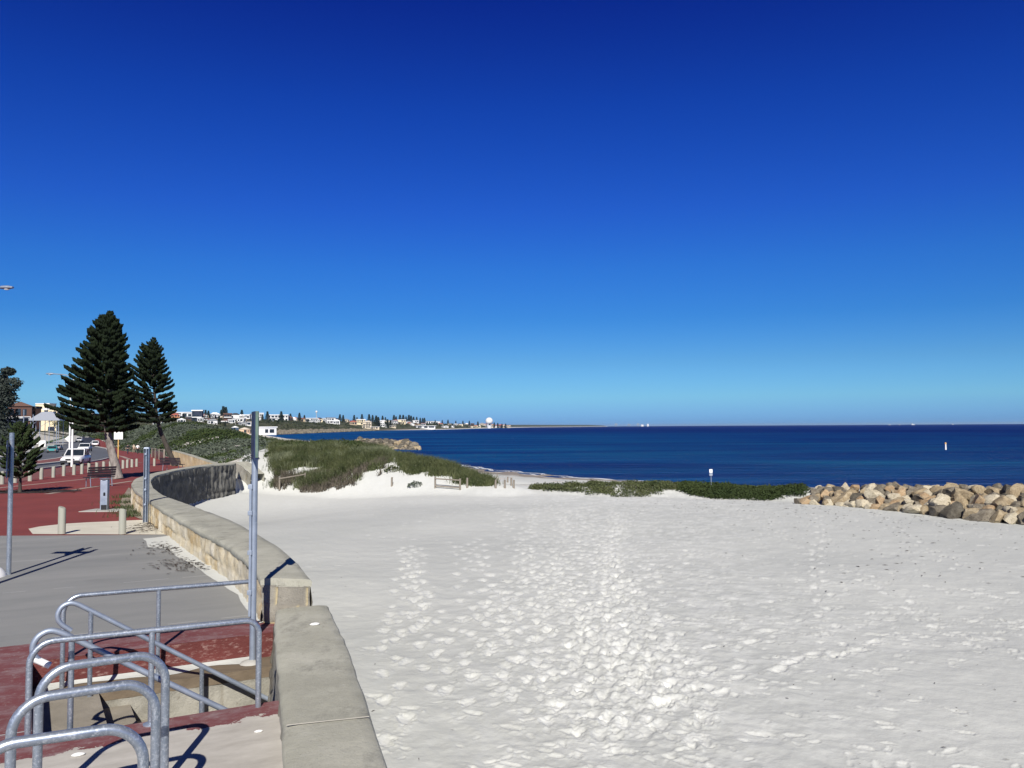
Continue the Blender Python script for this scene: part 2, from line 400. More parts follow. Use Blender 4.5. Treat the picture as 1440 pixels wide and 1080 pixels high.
MT['hair'] = pm('dark hair', (.02, .014, .010), (.035, .025, .018), 9, .6, 0, 8)
MT['yellow'] = pm('yellow post paint', (.55, .34, .10), (.66, .42, .14), 4, .6, .1, 40)
MT['signwhite'] = pm('white sign face', (.70, .70, .67), (.78, .78, .75), 4, .6, 0, 8)
MT['mulch'] = pm('dark mulch', (.022, .016, .013), (.07, .05, .045), 8, .95, 1, 20, .05)
MT['dirt'] = pm('dirt and sand', (.14, .10, .075), (.33, .29, .23), 2.5, .95, .6, 30)
def paint_mat(name, c): return pm(name, tuple(a * .93 for a in c), c, 1.5, .3, 0, 8, spec=.5)

def stone_mat(name, stops, mortar, scale=1.4, bm=.8, dark=None):
    m, nt, b = nodes(name); co = coords(nt)
    at = N(nt, 'ShaderNodeAttribute', attribute_name='groove'); bl = N(nt, 'ShaderNodeAttribute', attribute_name='block')
    n1 = noise(nt, co, scale, 8, .68)
    f = math_(nt, 'ADD', math_(nt, 'MULTIPLY', n1, .86), math_(nt, 'MULTIPLY', bl.outputs['Fac'], .14))
    col = ramp(nt, f, stops)
    if dark is not None:
        col = mix(nt, ramp(nt, noise(nt, co, 11, 8, .75), [(.60, 0.), (.70, 1.)]), col, dark)
    col = mix(nt, math_(nt, 'MULTIPLY', at.outputs['Fac'], .85), col, mortar)
    nt.links.new(col, b.inputs['Base Color']); b.inputs['Roughness'].default_value = .92; b.inputs['Specular IOR Level'].default_value = .2
    bump(nt, b, noise(nt, co, 26, 8, .75), bm, .02); return m
MT['gold'] = stone_mat('golden limestone', [(.26, (.38, .24, .11)), (.38, (.50, .38, .21)), (.50, (.60, .52, .36)), (.66, (.67, .62, .50))], (.50, .40, .22), 1.3, .8, (.20, .15, .10))
MT['greystone'] = stone_mat('weathered grey limestone', [(.3, (.075, .072, .065)), (.5, (.12, .118, .108)), (.72, (.19, .185, .168))], (.09, .085, .07), 3.0, 1.0, (.045, .043, .04))
MT['pitstone'] = stone_mat('pale limestone blocks', [(.3, (.215, .203, .165)), (.5, (.29, .28, .24)), (.7, (.38, .365, .315))], (.17, .145, .10), 2.5, .9, (.15, .13, .10))
MT['endstone'] = stone_mat('grey end block', [(.3, (.17, .16, .135)), (.5, (.24, .225, .19)), (.7, (.32, .30, .25))], (.58, .47, .24), 3.0, 1.0, (.09, .08, .07))
MT['yellowwall'] = stone_mat('yellow limestone', [(.3, (.44, .34, .18)), (.5, (.54, .44, .26)), (.7, (.60, .52, .36))], (.44, .36, .22), .8, .5)

def slab_mat():                            # concrete with worn red paint near the stairs; object axes follow the stairs
    m, nt, b = nodes('painted concrete'); co = coords(nt)
    sp = nt.nodes.new('ShaderNodeSeparateXYZ'); nt.links.new(co, sp.inputs[0]); y = sp.outputs[1]
    n_e = noise(nt, co, 2.2, 8, .7); n_e2 = noise(nt, coords(nt, (.8, 1.5, 1)), 2.6, 8, .75)
    grey = ramp(nt, noise(nt, coords(nt, (.45, 1.5, 1)), .8, 7, .62), [(.3, (.20, .205, .20)), (.7, (.265, .265, .255))])
    grey = mix(nt, ramp(nt, noise(nt, co, 5, 8, .7), [(.66, 0.), (.8, .5)]), grey, (.30, .29, .27))
    grey = mix(nt, ramp(nt, noise(nt, co, 90, 4, .7), [(.48, 0.), (.66, .45)]), grey, (.14, .145, .145))
    grey = mix(nt, ramp(nt, noise(nt, coords(nt, (.3, 1.1, 1)), 1.7, 8, .75), [(.55, 0.), (.68, .4)]), grey, (.155, .155, .155))
    sandy = ramp(nt, noise(nt, coords(nt, (.8, 2.0, 1)), 2.0, 8, .7), [(.3, (.33, .31, .275)), (.7, (.50, .475, .43))])
    red = ramp(nt, n_e2, [(.3, (.155, .036, .038)), (.48, (.16, .058, .060)), (.62, (.215, .135, .14)), (.75, (.30, .25, .235))])
    red = mix(nt, ramp(nt, noise(nt, co, 13, 8, .8), [(.54, 0.), (.64, .75)]), red, (.27, .215, .20))
    red = mix(nt, ramp(nt, noise(nt, co, 1.3, 6, .6), [(.5, 0.), (.7, .5)]), red, (.11, .035, .034))
    yy = math_(nt, 'ADD', y, math_(nt, 'MULTIPLY', math_(nt, 'SUBTRACT', n_e, .5), .55))
    inner = math_(nt, 'MULTIPLY', math_(nt, 'GREATER_THAN', yy, -2.93), math_(nt, 'LESS_THAN', math_(nt, 'ADD', y, math_(nt, 'MULTIPLY', math_(nt, 'SUBTRACT', n_e, .5), .10)), .86))
    base = mix(nt, math_(nt, 'LESS_THAN', y, -1.5), grey, sandy)
    col = mix(nt, inner, base, red)
    jx = math_(nt, 'ABSOLUTE', math_(nt, 'SUBTRACT', math_(nt, 'FRACT', math_(nt, 'DIVIDE', math_(nt, 'ADD', y, .62), 3.4)), .5))
    line = math_(nt, 'MULTIPLY', math_(nt, 'LESS_THAN', jx, .003), math_(nt, 'GREATER_THAN', noise(nt, co, 1.1, 4), .48))
    col = mix(nt, line, col, (.36, .36, .35))
    nt.links.new(col, b.inputs['Base Color']); b.inputs['Roughness'].default_value = .88; b.inputs['Specular IOR Level'].default_value = .25
    bump(nt, b, noise(nt, co, 70, 7, .7), .35, .006); return m
MT['slab'] = slab_mat()
MT['riser'] = pm('red painted riser', (.080, .018, .016), (.125, .030, .026), 4, .8, .7, 40, .015, c3=(.26, .17, .15), c3scale=16, c3lim=(.53, .68), stretch=(.6, .6, 1.6))
MT['tread'] = pm('worn stone tread', (.20, .18, .145), (.30, .27, .22), 3, .92, .6, 40, .01, c3=(.33, .31, .27), c3scale=6, c3lim=(.62, .8))
MT['ledge'] = pm('brown timber edging', (.115, .088, .060), (.18, .142, .098), 5, .9, .6, 30, .01, stretch=(.25, 2, 2))

def sand_mat():
    m, nt, b = nodes('beach sand'); co = coords(nt)
    tr = N(nt, 'ShaderNodeAttribute', attribute_name='loose'); wet = N(nt, 'ShaderNodeAttribute', attribute_name='wet')
    base = ramp(nt, noise(nt, co, .22, 7, .6), [(.35, (.43, .442, .418)), (.65, (.492, .502, .472))])
    col = mix(nt, tr.outputs['Fac'], base, (.62, .63, .60))
    col = mix(nt, ramp(nt, noise(nt, co, 9, 8, .75), [(.5, 0.), (.85, .35)]), col, (.35, .345, .335))
    col = mix(nt, wet.outputs['Fac'], col, (.24, .21, .18))
    nt.links.new(col, b.inputs['Base Color']); b.inputs['Roughness'].default_value = .95; b.inputs['Specular IOR Level'].default_value = .15
    h = math_(nt, 'ADD', math_(nt, 'MULTIPLY', noise(nt, co, 5.0, 6, .6), 1.0), math_(nt, 'MULTIPLY', noise(nt, co, 60, 3, .6), .12))
    bump(nt, b, h, .35, .05); return m
MT['sand'] = sand_mat()

def land_mat():
    m, nt, b = nodes('coastal land'); co = coords(nt)
    ro = N(nt, 'ShaderNodeAttribute', attribute_name='shore'); sa = N(nt, 'ShaderNodeAttribute', attribute_name='sandy')
    sp = nt.nodes.new('ShaderNodeSeparateXYZ'); nt.links.new(co, sp.inputs[0])
    veg = ramp(nt, noise(nt, co, .05, 8, .65), [(.3, (.030, .040, .020)), (.5, (.06, .066, .036)), (.62, (.13, .12, .08)), (.75, (.30, .27, .21))])
    col = mix(nt, ro.outputs['Fac'], veg, ramp(nt, noise(nt, co, .12, 8, .8), [(.3, (.045, .038, .03)), (.55, (.14, .12, .09)), (.72, (.34, .31, .26))]))
    col = mix(nt, sa.outputs['Fac'], col, (.62, .59, .53))
    nt.links.new(col, b.inputs['Base Color']); b.inputs['Roughness'].default_value = .95; b.inputs['Specular IOR Level'].default_value = .1
    bump(nt, b, noise(nt, co, .4, 8, .75), .8, 1.0); return m
MT['land'] = land_mat()

def sea_mat():
    m, nt, b = nodes('sea water'); co = coords(nt)
    sp = nt.nodes.new('ShaderNodeSeparateXYZ'); nt.links.new(co, sp.inputs[0])
    sh = N(nt, 'ShaderNodeAttribute', attribute_name='shallow')
    big = noise(nt, coords(nt, (.35, 1.6, 1)), .012, 5, .6)
    deep = ramp(nt, big, [(.38, (.0010, .0140, .115)), (.6, (.0014, .023, .150))])
    shal = ramp(nt, noise(nt, coords(nt, (.4, 1.5, 1)), .03, 5, .6), [(.36, (.0012, .034, .172)), (.52, (.0028, .070, .23)), (.7, (.006, .125, .27))])
    col = mix(nt, sh.outputs['Fac'], deep, shal)
    h = math_(nt, 'ADD', math_(nt, 'MULTIPLY', noise(nt, coords(nt, (.5, 1.3, 1)), .22, 5, .65), 1.6), math_(nt, 'MULTIPLY', noise(nt, coords(nt, (.6, 1.2, 1)), 1.6, 5, .7), .35))
    bn = bump(nt, b, h, 1.0, 2.0); df = nt.nodes.new('ShaderNodeBsdfDiffuse'); gl = nt.nodes.new('ShaderNodeBsdfGlossy'); ms = nt.nodes.new('ShaderNodeMixShader'); ms.inputs[0].default_value = .035
    gl.inputs['Roughness'].default_value = .3; nt.links.new(col, df.inputs['Color']); nt.links.new(bn, df.inputs['Normal']); nt.links.new(bn, gl.inputs['Normal'])
    nt.links.new(df.outputs[0], ms.inputs[1]); nt.links.new(gl.outputs[0], ms.inputs[2]); nt.nodes.remove(b)
    nt.links.new(ms.outputs[0], [n for n in nt.nodes if n.type == 'OUTPUT_MATERIAL'][0].inputs[0]); return m
MT['sea'] = sea_mat()

def rock_mat(name, a, b_, c):
    m, nt, b = nodes(name); co = coords(nt)
    oi = nt.nodes.new('ShaderNodeObjectInfo')
    v = nt.nodes.new('ShaderNodeVectorMath'); v.operation = 'ADD'; nt.links.new(co, v.inputs[0])
    sc_ = nt.nodes.new('ShaderNodeVectorMath'); sc_.operation = 'SCALE'; sc_.inputs[0].default_value = (31, 17, 53); nt.links.new(oi.outputs['Random'], sc_.inputs['Scale']); nt.links.new(sc_.outputs[0], v.inputs[1])
    col = ramp(nt, noise(nt, v.outputs[0], 1.8, 8, .7), [(.28, a), (.5, b_), (.72, c)])
    col = mix(nt, ramp(nt, noise(nt, v.outputs[0], 7, 8, .8), [(.48, 0.), (.70, .85)]), col, tuple(x * .40 for x in a))
    nt.links.new(col, b.inputs['Base Color']); b.inputs['Roughness'].default_value = .92; b.inputs['Specular IOR Level'].default_value = .2
    bump(nt, b, noise(nt, v.outputs[0], 12, 8, .75), .9, .05); return m
MT['rocktan'] = rock_mat('tan limestone', (.215, .16, .095), (.35, .28, .18), (.48, .41, .285))
MT['rockgrey'] = rock_mat('grey limestone', (.11, .092, .068), (.195, .17, .13), (.30, .27, .215))
MT['rockorange'] = rock_mat('orange stained limestone', (.30, .20, .11), (.42, .30, .18), (.50, .41, .27))
MT['rockdark'] = rock_mat('dark weathered limestone', (.055, .048, .038), (.105, .094, .074), (.19, .175, .14))
MT['rockpale'] = rock_mat('pale limestone', (.38, .33, .23), (.52, .46, .34), (.60, .55, .43))

# ------------------------------------------------------------------ the paved ground
def struct(o): o['kind'] = 'structure'; return o

def sheet(name, pts, off, mat, thick=0.0, kind='structure'):
    bm = bmesh.new()
    vs = [bm.verts.new((float(p[0]), float(p[1]), 0)) for p in pts]
    f = bm.faces.new(vs); f.normal_update()
    if f.normal.z < 0: f.normal_flip()
    bmesh.ops.triangulate(bm, faces=bm.faces[:])
    for yb in YB[1:-1]:
        bmesh.ops.bisect_plane(bm, geom=bm.verts[:] + bm.edges[:] + bm.faces[:], plane_co=(0, yb, 0), plane_no=(0, 1, 0))
    if thick:
        r = bmesh.ops.extrude_face_region(bm, geom=bm.faces[:]); top = {g for g in r['geom'] if isinstance(g, bmesh.types.BMVert)}
        for v in bm.verts: v.co.z = float(zc(v.co.y)) + off - (0 if v in top else thick)
    else:
        for v in bm.verts: v.co.z = float(zc(v.co.y)) + off
    bmesh.ops.recalc_face_normals(bm, faces=bm.faces[:])
    me = bpy.data.meshes.new(name); bm.to_mesh(me); bm.free()
    o = link(name, me, mat)
    if not thick and len(me.polygons) and me.polygons[0].normal.z < 0: me.flip_normals()
    o['kind'] = kind; return o

def pxs(l): return [hc(a, b) for a, b in l]
def ribbon(name, line, w, off, mat, thick=0.0):
    L = [np.array(p[:2]) for p in line]; A, B = [], []
    for i, p in enumerate(L):
        t = (L[min(i + 1, len(L) - 1)] - L[max(i - 1, 0)]); t = t / np.linalg.norm(t); n = np.array([-t[1], t[0]]) * w / 2
        A.append(p + n); B.append(p - n)
    return sheet(name, A + B[::-1], off, mat, thick)

O3 = np.array([-3.08, 10.05, 0.0]); SA = math.radians(29.5)
SU = np.array([math.cos(SA), math.sin(SA), 0]); SV = np.array([-SU[1], SU[0], 0])
def st(s, t, z=0.0):                      # stairs frame: s down the stairs, t from the far kerb towards the camera
    return O3 + SU * s - SV * t + np.array([0, 0, z])
def vt(px, py, t):                        # sight line meeting the upright plane t
    q = ray(px, py); P0 = O3 - SV * t; return EYE + q * (((P0 - EYE) @ SV) / (q @ SV))
def to_local(P): d = np.array(P) - O3; return (d @ SU, d @ SV, d[2])

PIT_L, PIT_R, PIT_T = -2.2, 1.3, 2.57
def near_slab():
    bnd = [np.array([x, y, 0.]) for x, y in BOUND]
    far_wall = [p for p in bnd if 11.0 < p[1] < 19.4] + [np.array([-7.45, 19.5, 0])]
    near_wall = [p for p in bnd if p[1] < 7]
    polys = [[st(PIT_L, 0), st(.45, 0)] + far_wall + [np.array([-26, 19.5, 0]), st(-26, 0)],
             [st(PIT_L, 0), st(-26, 0), st(-26, PIT_T), st(PIT_L, PIT_T)],
             [st(PIT_L, PIT_T), st(-26, PIT_T), np.array([-20, -3, 0]), np.array([.9, -2.5, 0])] + near_wall[1:] + [st(.12, PIT_T)]]
    bm = bmesh.new()
    for pl in polys:
        f = bm.faces.new([bm.verts.new(to_local(p)) for p in pl]); f.normal_update()
        if f.normal.z < 0: f.normal_flip()
    bmesh.ops.triangulate(bm, faces=bm.faces[:])
    me = bpy.data.meshes.new('concrete_path'); bm.to_mesh(me); bm.free()
    o = link('concrete_path', me, MT['slab']); o.location = tuple(O3); o.rotation_euler = (0, 0, SA); struct(o)
near_slab()

road_near = [(-90, 676), (0, 666.5), (35, 663), (60, 660), (80, 657.5), (120, 651.2), (140, 648), (152, 645), (159, 640), (158, 635), (150, 631), (137, 628.5), (128, 626.5)]
road_far = [(106, 621), (100, 623), (85, 626), (70, 629.5), (55, 634), (40, 638), (10, 643), (-90, 652)]
sheet('road', pxs(road_near + road_far), 0.012, MT['asphalt'])
hillr = [(128, 626.5), (133, 619), (138, 611.5), (145, 605.2)]; hilll = [(131, 605.0), (122, 609), (112, 614), (106, 621)]
sheet('hill_road', pxs(hillr + hilll), 0.02, MT['hillroad'])
bq = [p for p in BOUND if 19.5 < p[1] < 300]
sheet('red_paving', [(-7.45, 19.5)] + bq + list(pxs([(144.5, 604.5)] + hillr[::-1][1:])) + list(pxs(road_near[::-1])) + [(-45, 19.5)], 0.0, MT['redpave'])
sheet('median_island', pxs([(30, 652), (60, 648.3), (80, 645.5), (100, 640), (112, 636), (122, 637), (128, 639.5), (126.5, 643), (112, 646.5), (84, 651.5), (36, 657)]), 0.16, MT['kerb'], .15)
sheet('median_paving', pxs([(34, 652.4), (60, 649), (80, 646.3), (100, 641), (112, 637.2), (121, 638), (125.5, 639.8), (124.5, 642.3), (111, 645.6), (83, 650.6), (38, 656)]), 0.166, MT['brickpave'])
ribbon('kerb_line', pxs(road_near[:8]), .22, 0.13, MT['kerb'], .13)
ribbon('kerb_line', pxs(road_near[8:]), .5, 0.13, MT['kerb'], .13)
ribbon('kerb_line', pxs([(-90, 652), (10, 643), (40, 638), (55, 634), (70, 629.5), (85, 626)]), .4, 0.13, MT['kerb'], .13)
sheet('footpath', pxs([(106, 621), (112, 614), (122, 609), (131, 605), (126, 604.3), (112, 607.5), (100, 613), (88, 617), (72, 622), (55, 628), (30, 633), (-90, 640), (-90, 652), (10, 643), (40, 638), (55, 634), (70, 629.5), (85, 626)]), 0.008, MT['concrete'])
sheet('grass_verge', pxs([(112, 607.5), (100, 613), (88, 617), (72, 622), (64, 624.5), (60, 613), (75, 607), (95, 604.8)]), 0.03, MT['grass'])
sheet('road_marking', pxs([(119.0, 615.0), (140, 604.6), (141, 604.7), (120.6, 615.3)]), 0.028, MT['kerb'])
sheet('road_marking', pxs([(121.5, 615.2), (142.2, 605.2), (143, 605.4), (123.5, 615.4)]), 0.032, MT['kerb'])
sheet('brick_footpath', pxs([(-90, 677), (0, 667.6), (35, 664.1), (60, 661.1), (80, 658.6), (120, 652.3), (140, 649.2), (152, 646.2), (156, 651), (140, 656), (110, 662), (75, 669), (40, 675.5), (0, 683), (-90, 695)]), 0.004, MT['brickpave'])
ribbon('paving_strip', pxs([(-60, 694), (0, 686), (60, 680), (126, 673), (150, 670)]), .28, 0.005, MT['strip'])
ribbon('paving_strip', pxs([(66, 695), (110, 688), (150, 682), (186, 676.5)]), .3, 0.009, MT['strip'])
ribbon('paving_strip', pxs([(160, 640), (172, 642), (182, 646)]), .5, 0.011, MT['strip'])
ribbon('paving_strip', pxs([(184, 651.5), (200, 650.5), (232, 649.5)]), .35, 0.013, MT['strip'])
cl = [az(40, 742), az(55, 738.5), az(90, 734), az(125, 731.6), az(150, 730.5), az(178, 729), az(205, 727.6)]
sheet('cream_paving', [p for p in cl] + [np.array([-8.9, 21.9, 0]), np.array([-7.5, 19.52, 0])] + [az(46, 750.5)], 0.006, MT['cream'])
th = np.linspace(0, 2 * math.pi, 30)[:-1]
c = hc(34, 691.5); sheet('mulch_bed', [(c[0] + 2.3 * math.cos(a) * (1 + .06 * math.sin(5 * a)), c[1] + 1.25 * math.sin(a)) for a in th], 0.014, MT['mulch'])
c = hc(147, 718); sheet('concrete_pad', [(c[0] - .55, c[1] - .5), (c[0] + .62, c[1] - .5), (c[0] + .62, c[1] + .55), (c[0] - .55, c[1] + .55)], 0.02, MT['concrete'], .05)
sheet('dirt_strip', pxs([(196, 730), (180, 723), (172, 716), (168, 709), (172, 700), (177, 692), (181, 686)]) + [(-14.2, 33), (-12.8, 29), (-11, 25.5), (-9.4, 22.6)], 0.017, MT['dirt'])

# ------------------------------------------------------------------ stairs
b = MB(); nT = 7
for k in range(nT):                        # treads descend along s
    s0 = PIT_L + (0 if k == 0 else .60 + .30 * (k - 1)); s1 = PIT_L + .60 + .30 * k if k < nT - 1 else PIT_R + .2
    z = -.27 - .18 * k; A, B_, C_, D = st(s0, .47, z), st(s1, .47, z), st(s1, PIT_T - .01, z), st(s0, PIT_T - .01, z)
    b.add([A, B_, C_, D], [(0, 3, 2, 1)], 0)
    B2, C2 = B_ + np.array([0, 0, -.18]), C_ + np.array([0, 0, -.18]); b.add([B_, C_, C2, B2], [(0, 1, 2, 3)], 0)
    if k == 0: b.add([st(s0, .0, z), st(s0, PIT_T - .01, z), st(s0, PIT_T - .01, -.0), st(s0, 0, 0)], [(0, 1, 2, 3)], 0)
steps = b.build('stone_steps', MT['tread'], bevel=.012); tag(steps, 'worn stone steps going down beside the rails', 'steps')
b = MB(); zt, zl = -.002, -.27
b.add([st(PIT_L, -.002, zt), st(.6, -.002, zt), st(.6, .03, zl), st(PIT_L, .03, zl)], [(0, 1, 2, 3)])
b.add([st(PIT_L, PIT_T, zt), st(.3, PIT_T, zt), st(.3, PIT_T, -1.6), st(PIT_L, PIT_T, -1.6)], [(0, 1, 2, 3)])
r_ = b.build('red_riser', MT['riser'], steps)
b = MB()
b.add([st(PIT_L, .02, zl), st(.75, .02, zl), st(.75, .47, zl), st(PIT_L, .47, zl), st(PIT_L, .47, zl - .11), st(.75, .47, zl - .11)], [(0, 1, 2, 3), (3, 2, 5, 4)])
b.build('timber_edging', MT['ledge'], steps)

def wall_face(name, bot, top, nv, amp, course, blk, mat, parent, out=1, seed=0.0, du=.06, groove=.018, streak=False):
    bot, top = np.array(bot, float), np.array(top, float)
    seg = np.linalg.norm(np.diff(bot, axis=0), axis=1); L = np.concatenate([[0], np.cumsum(seg)])
    n = max(2, int(L[-1] / du) + 1); q = np.linspace(0, L[-1], n)
    Bt = np.stack([np.interp(q, L, bot[:, k]) for k in range(3)], 1); Tp = np.stack([np.interp(q, L, top[:, k]) for k in range(3)], 1)
    v = np.linspace(0, 1, nv)
    P = Bt[:, None] * (1 - v)[None, :, None] + Tp[:, None] * v[None, :, None]
    tg = np.gradient(Bt[:, :2], axis=0); tg /= np.linalg.norm(tg, axis=1)[:, None]; nrm = np.stack([tg[:, 1], -tg[:, 0]], 1) * out
    U = np.repeat(q[:, None], nv, 1); H = P[..., 2]; zt_ = Tp[:, None, 2]
    row = np.floor((zt_ - H + 1e-4) / course); fr = (zt_ - H + 1e-4) / course - row
    off = _hash(row, row * 0 + 3, row * 0) * blk; cu = (U + off) / blk; ci = np.floor(cu); fu = cu - ci
    g = np.minimum(np.minimum(fr, 1 - fr) * course, np.minimum(fu, 1 - fu) * blk); g = np.where(H > zt_ - .005, 1, g)
    gr = np.clip(1 - g / groove, 0, 1); bl = _hash(ci, row, row * 0 + int(seed) + 1)
    x, y, z = P[..., 0] + seed, P[..., 1], H
    dsp = amp * (fbm(x * 4, y * 4, z * 4, 4) * .55 + (bl - .5) * .5 + .35 * np.sqrt(np.clip(g / (course * .35), 0, 1))) - gr * amp * .7
    if streak: dsp += amp * .8 * vnoise(U * 7 + seed, z * 1.3)
    P = P.copy(); P[..., 0] += nrm[:, None, 0] * dsp; P[..., 1] += nrm[:, None, 1] * dsp
    me = grid_np(name, P[..., 0], P[..., 1], P[..., 2])
    for nm, a in (('groove', gr), ('block', bl)):
        at = me.attributes.new(nm, 'FLOAT', 'POINT'); at.data.foreach_set('value', a.astype(np.float32).ravel())
    if out < 0: me.flip_normals()
    return link(name, me, mat, parent, True)

def coping(name, Lp, Rp, th, ov, mat, parent, seed):
    n = len(Lp); rows = []
    for i in range(n):
        l, r = Lp[i], Rp[i]; d = (r - l); d[2] = 0; w = np.linalg.norm(d); d = d / w; zt_ = (l[2] + r[2]) / 2
        prof = [(-ov + .012, -th), (-ov, -th * .7), (-ov, -.03), (-ov + .025, -.006)] + [(w * k / 6, .004) for k in range(1, 6)] + [(w + ov - .025, -.006), (w + ov, -.03), (w + ov, -th * .7), (w + ov - .012, -th)]
        rows.append([np.append(l[:2] + d[:2] * a, zt_ + z) for a, z in prof])
    P = np.array(rows); e = np.array([1, 1, 1, .6, .15, .15, .15, .15, .15, .6, 1, 1, 1])
    nn = fbm(P[..., 0] * 3 + seed, P[..., 1] * 3, P[..., 2] * 3, 4); P[..., 2] += nn * .012 * e; P[..., 0] += vnoise(P[..., 0] * 6, P[..., 1] * 6, P[..., 2] * 6 + seed) * .014 * e
    b = MB(); b.loft([list(map(tuple, r)) for r in P], cap=True)
    return b.build(name, mat, parent, True, angle=50)

# far wall: curved, along the promenade
wall = empty('stone_wall', (Lf[0][0], Lf[0][1], 0), 0, 'long curved limestone wall with cement coping between promenade and beach', 'wall')
def rel(P, o): return np.array(P) - np.array(o.location)[None, :]
cpth = .10
cp = coping('coping', rel(Lf, wall), rel(Rf, wall), cpth, .025, MT['coping'], wall, 1.0)
def down(P, z, dx=0):
    Q = P.copy(); Q[:, 2] = z; return Q
lt = Lf.copy(); lt[:, 2] -= cpth * .8; rt = Rf.copy(); rt[:, 2] -= cpth * .8
lb = lt.copy(); lb[:, 2] = np.where(lb[:, 1] < 11.5, -.6, zc(lb[:, 1]) - .1)
wall_face('inner_face', rel(lb, wall), rel(lt, wall), 18, .045, .26, .7, MT['gold'], wall, -1, 3.0, .05, .012)
k = 48
rb = down(rt, -2.5)
wall_face('outer_face', rel(rb[:k], wall), rel(rt[:k], wall), 16, .05, .34, .6, MT['pitstone'], wall, 1, 8.0, .08)
wall_face('rough_face', rel(rb[k - 1:], wall), rel(rt[k - 1:], wall), 26, .085, .36, .7, MT['greystone'], wall, 1, 5.0, .06, .03, True)
e0 = np.array([lt[0], rt[0]]); eb = e0.copy(); eb[:, 2] = -.75
es = np.linspace(0, 1, 40)[:, None]
wall_face('end_face', rel(eb[0] + (eb[1] - eb[0]) * es, wall), rel(e0[0] + (e0[1] - e0[0]) * es, wall), 40, .035, .235, .40, MT['endstone'], wall, 1, 11.0, .018, .016)
e1 = np.array([lt[-1], rt[-1]]); eb1 = e1.copy(); eb1[:, 2] = -2.5
wall_face('end_face', rel(eb1[0] + (eb1[1] - eb1[0]) * es, wall), rel(e1[0] + (e1[1] - e1[0]) * es, wall), 20, .06, .36, .5, MT['greystone'], wall, -1, 13.0, .06)

# near wall: lower, beside the stairs and the cycle hoops
NL = [(-2.80, 10.25), (-2.74, 9.98), (-2.27, 8.32), (-1.9, 7.14), (-1.67, 6.34), (-1.45, 5.52), (-.95, 3.7), (-.4, 1.6)]
NR = [(-2.27, 10.5), (-2.21, 10.24), (-1.79, 9.01), (-1.42, 7.7), (-1.14, 6.68), (-.81, 5.51), (-.32, 3.75), (.28, 1.6)]
Ln = resample([(x, y, .25) for x, y in NL], 40); Rn = resample([(x, y, .25) for x, y in NR], 40)
wn = empty('low_stone_wall', (Ln[0][0], Ln[0][1], 0), 0, 'low near wall topped by smooth grey cement beside the stairs', 'wall')
coping('coping', rel(Ln, wn), rel(Rn, wn), .07, .02, MT['coping'], wn, 4.0)
lt = Ln.copy(); lt[:, 2] -= .05; lb = down(lt, -1.6); lb[:, 0] -= .2
rt = Rn.copy(); rt[:, 2] -= .05; rb = down(rt, -1.8)
wall_face('inner_face', rel(lb, wn), rel(lt, wn), 30, .03, .5, .9, MT['pitstone'], wn, -1, 21.0, .05)
wall_face('outer_face', rel(rb, wn), rel(rt, wn), 20, .05, .34, .6, MT['endstone'], wn, 1, 23.0, .06)
b = MB(); i = 18; a0, a1 = rel(Ln, wn)[i], rel(Rn, wn)[i]; dd = (a1 - a0) / np.linalg.norm(a1 - a0)
b.add([a0 + [.012, -.011, .0105], a1 + [-.012, .03, .0105], a1 + [-.012, .052, .0105], a0 + [.012, .011, .0105]], [(0, 1, 2, 3)])
b.build('coping_joint', MT['cream'], wn)
# the limestone side of the stair well
sb = [st(s, .46, -1.7) for s in np.linspace(PIT_L + .3, .8, 30)]; stp = [st(s, .46, zl - .11) for s in np.linspace(PIT_L + .3, .8, 30)]
wall_face('side_wall', sb, stp, 40, .025, .40, .62, MT['pitstone'], steps, 1, 31.0, .025, .016)
b = MB(); b.add([st(.5, -.3, -1.7), st(.5, 2.7, -1.7), st(.5, 2.7, 0), st(.5, -.3, 0)], [(0, 1, 2, 3)])

# ------------------------------------------------------------------ beach, land and sea
def attr(me, nm, a):
    at = me.attributes.new(nm, 'FLOAT', 'POINT'); at.data.foreach_set('value', np.asarray(a, np.float32).ravel())

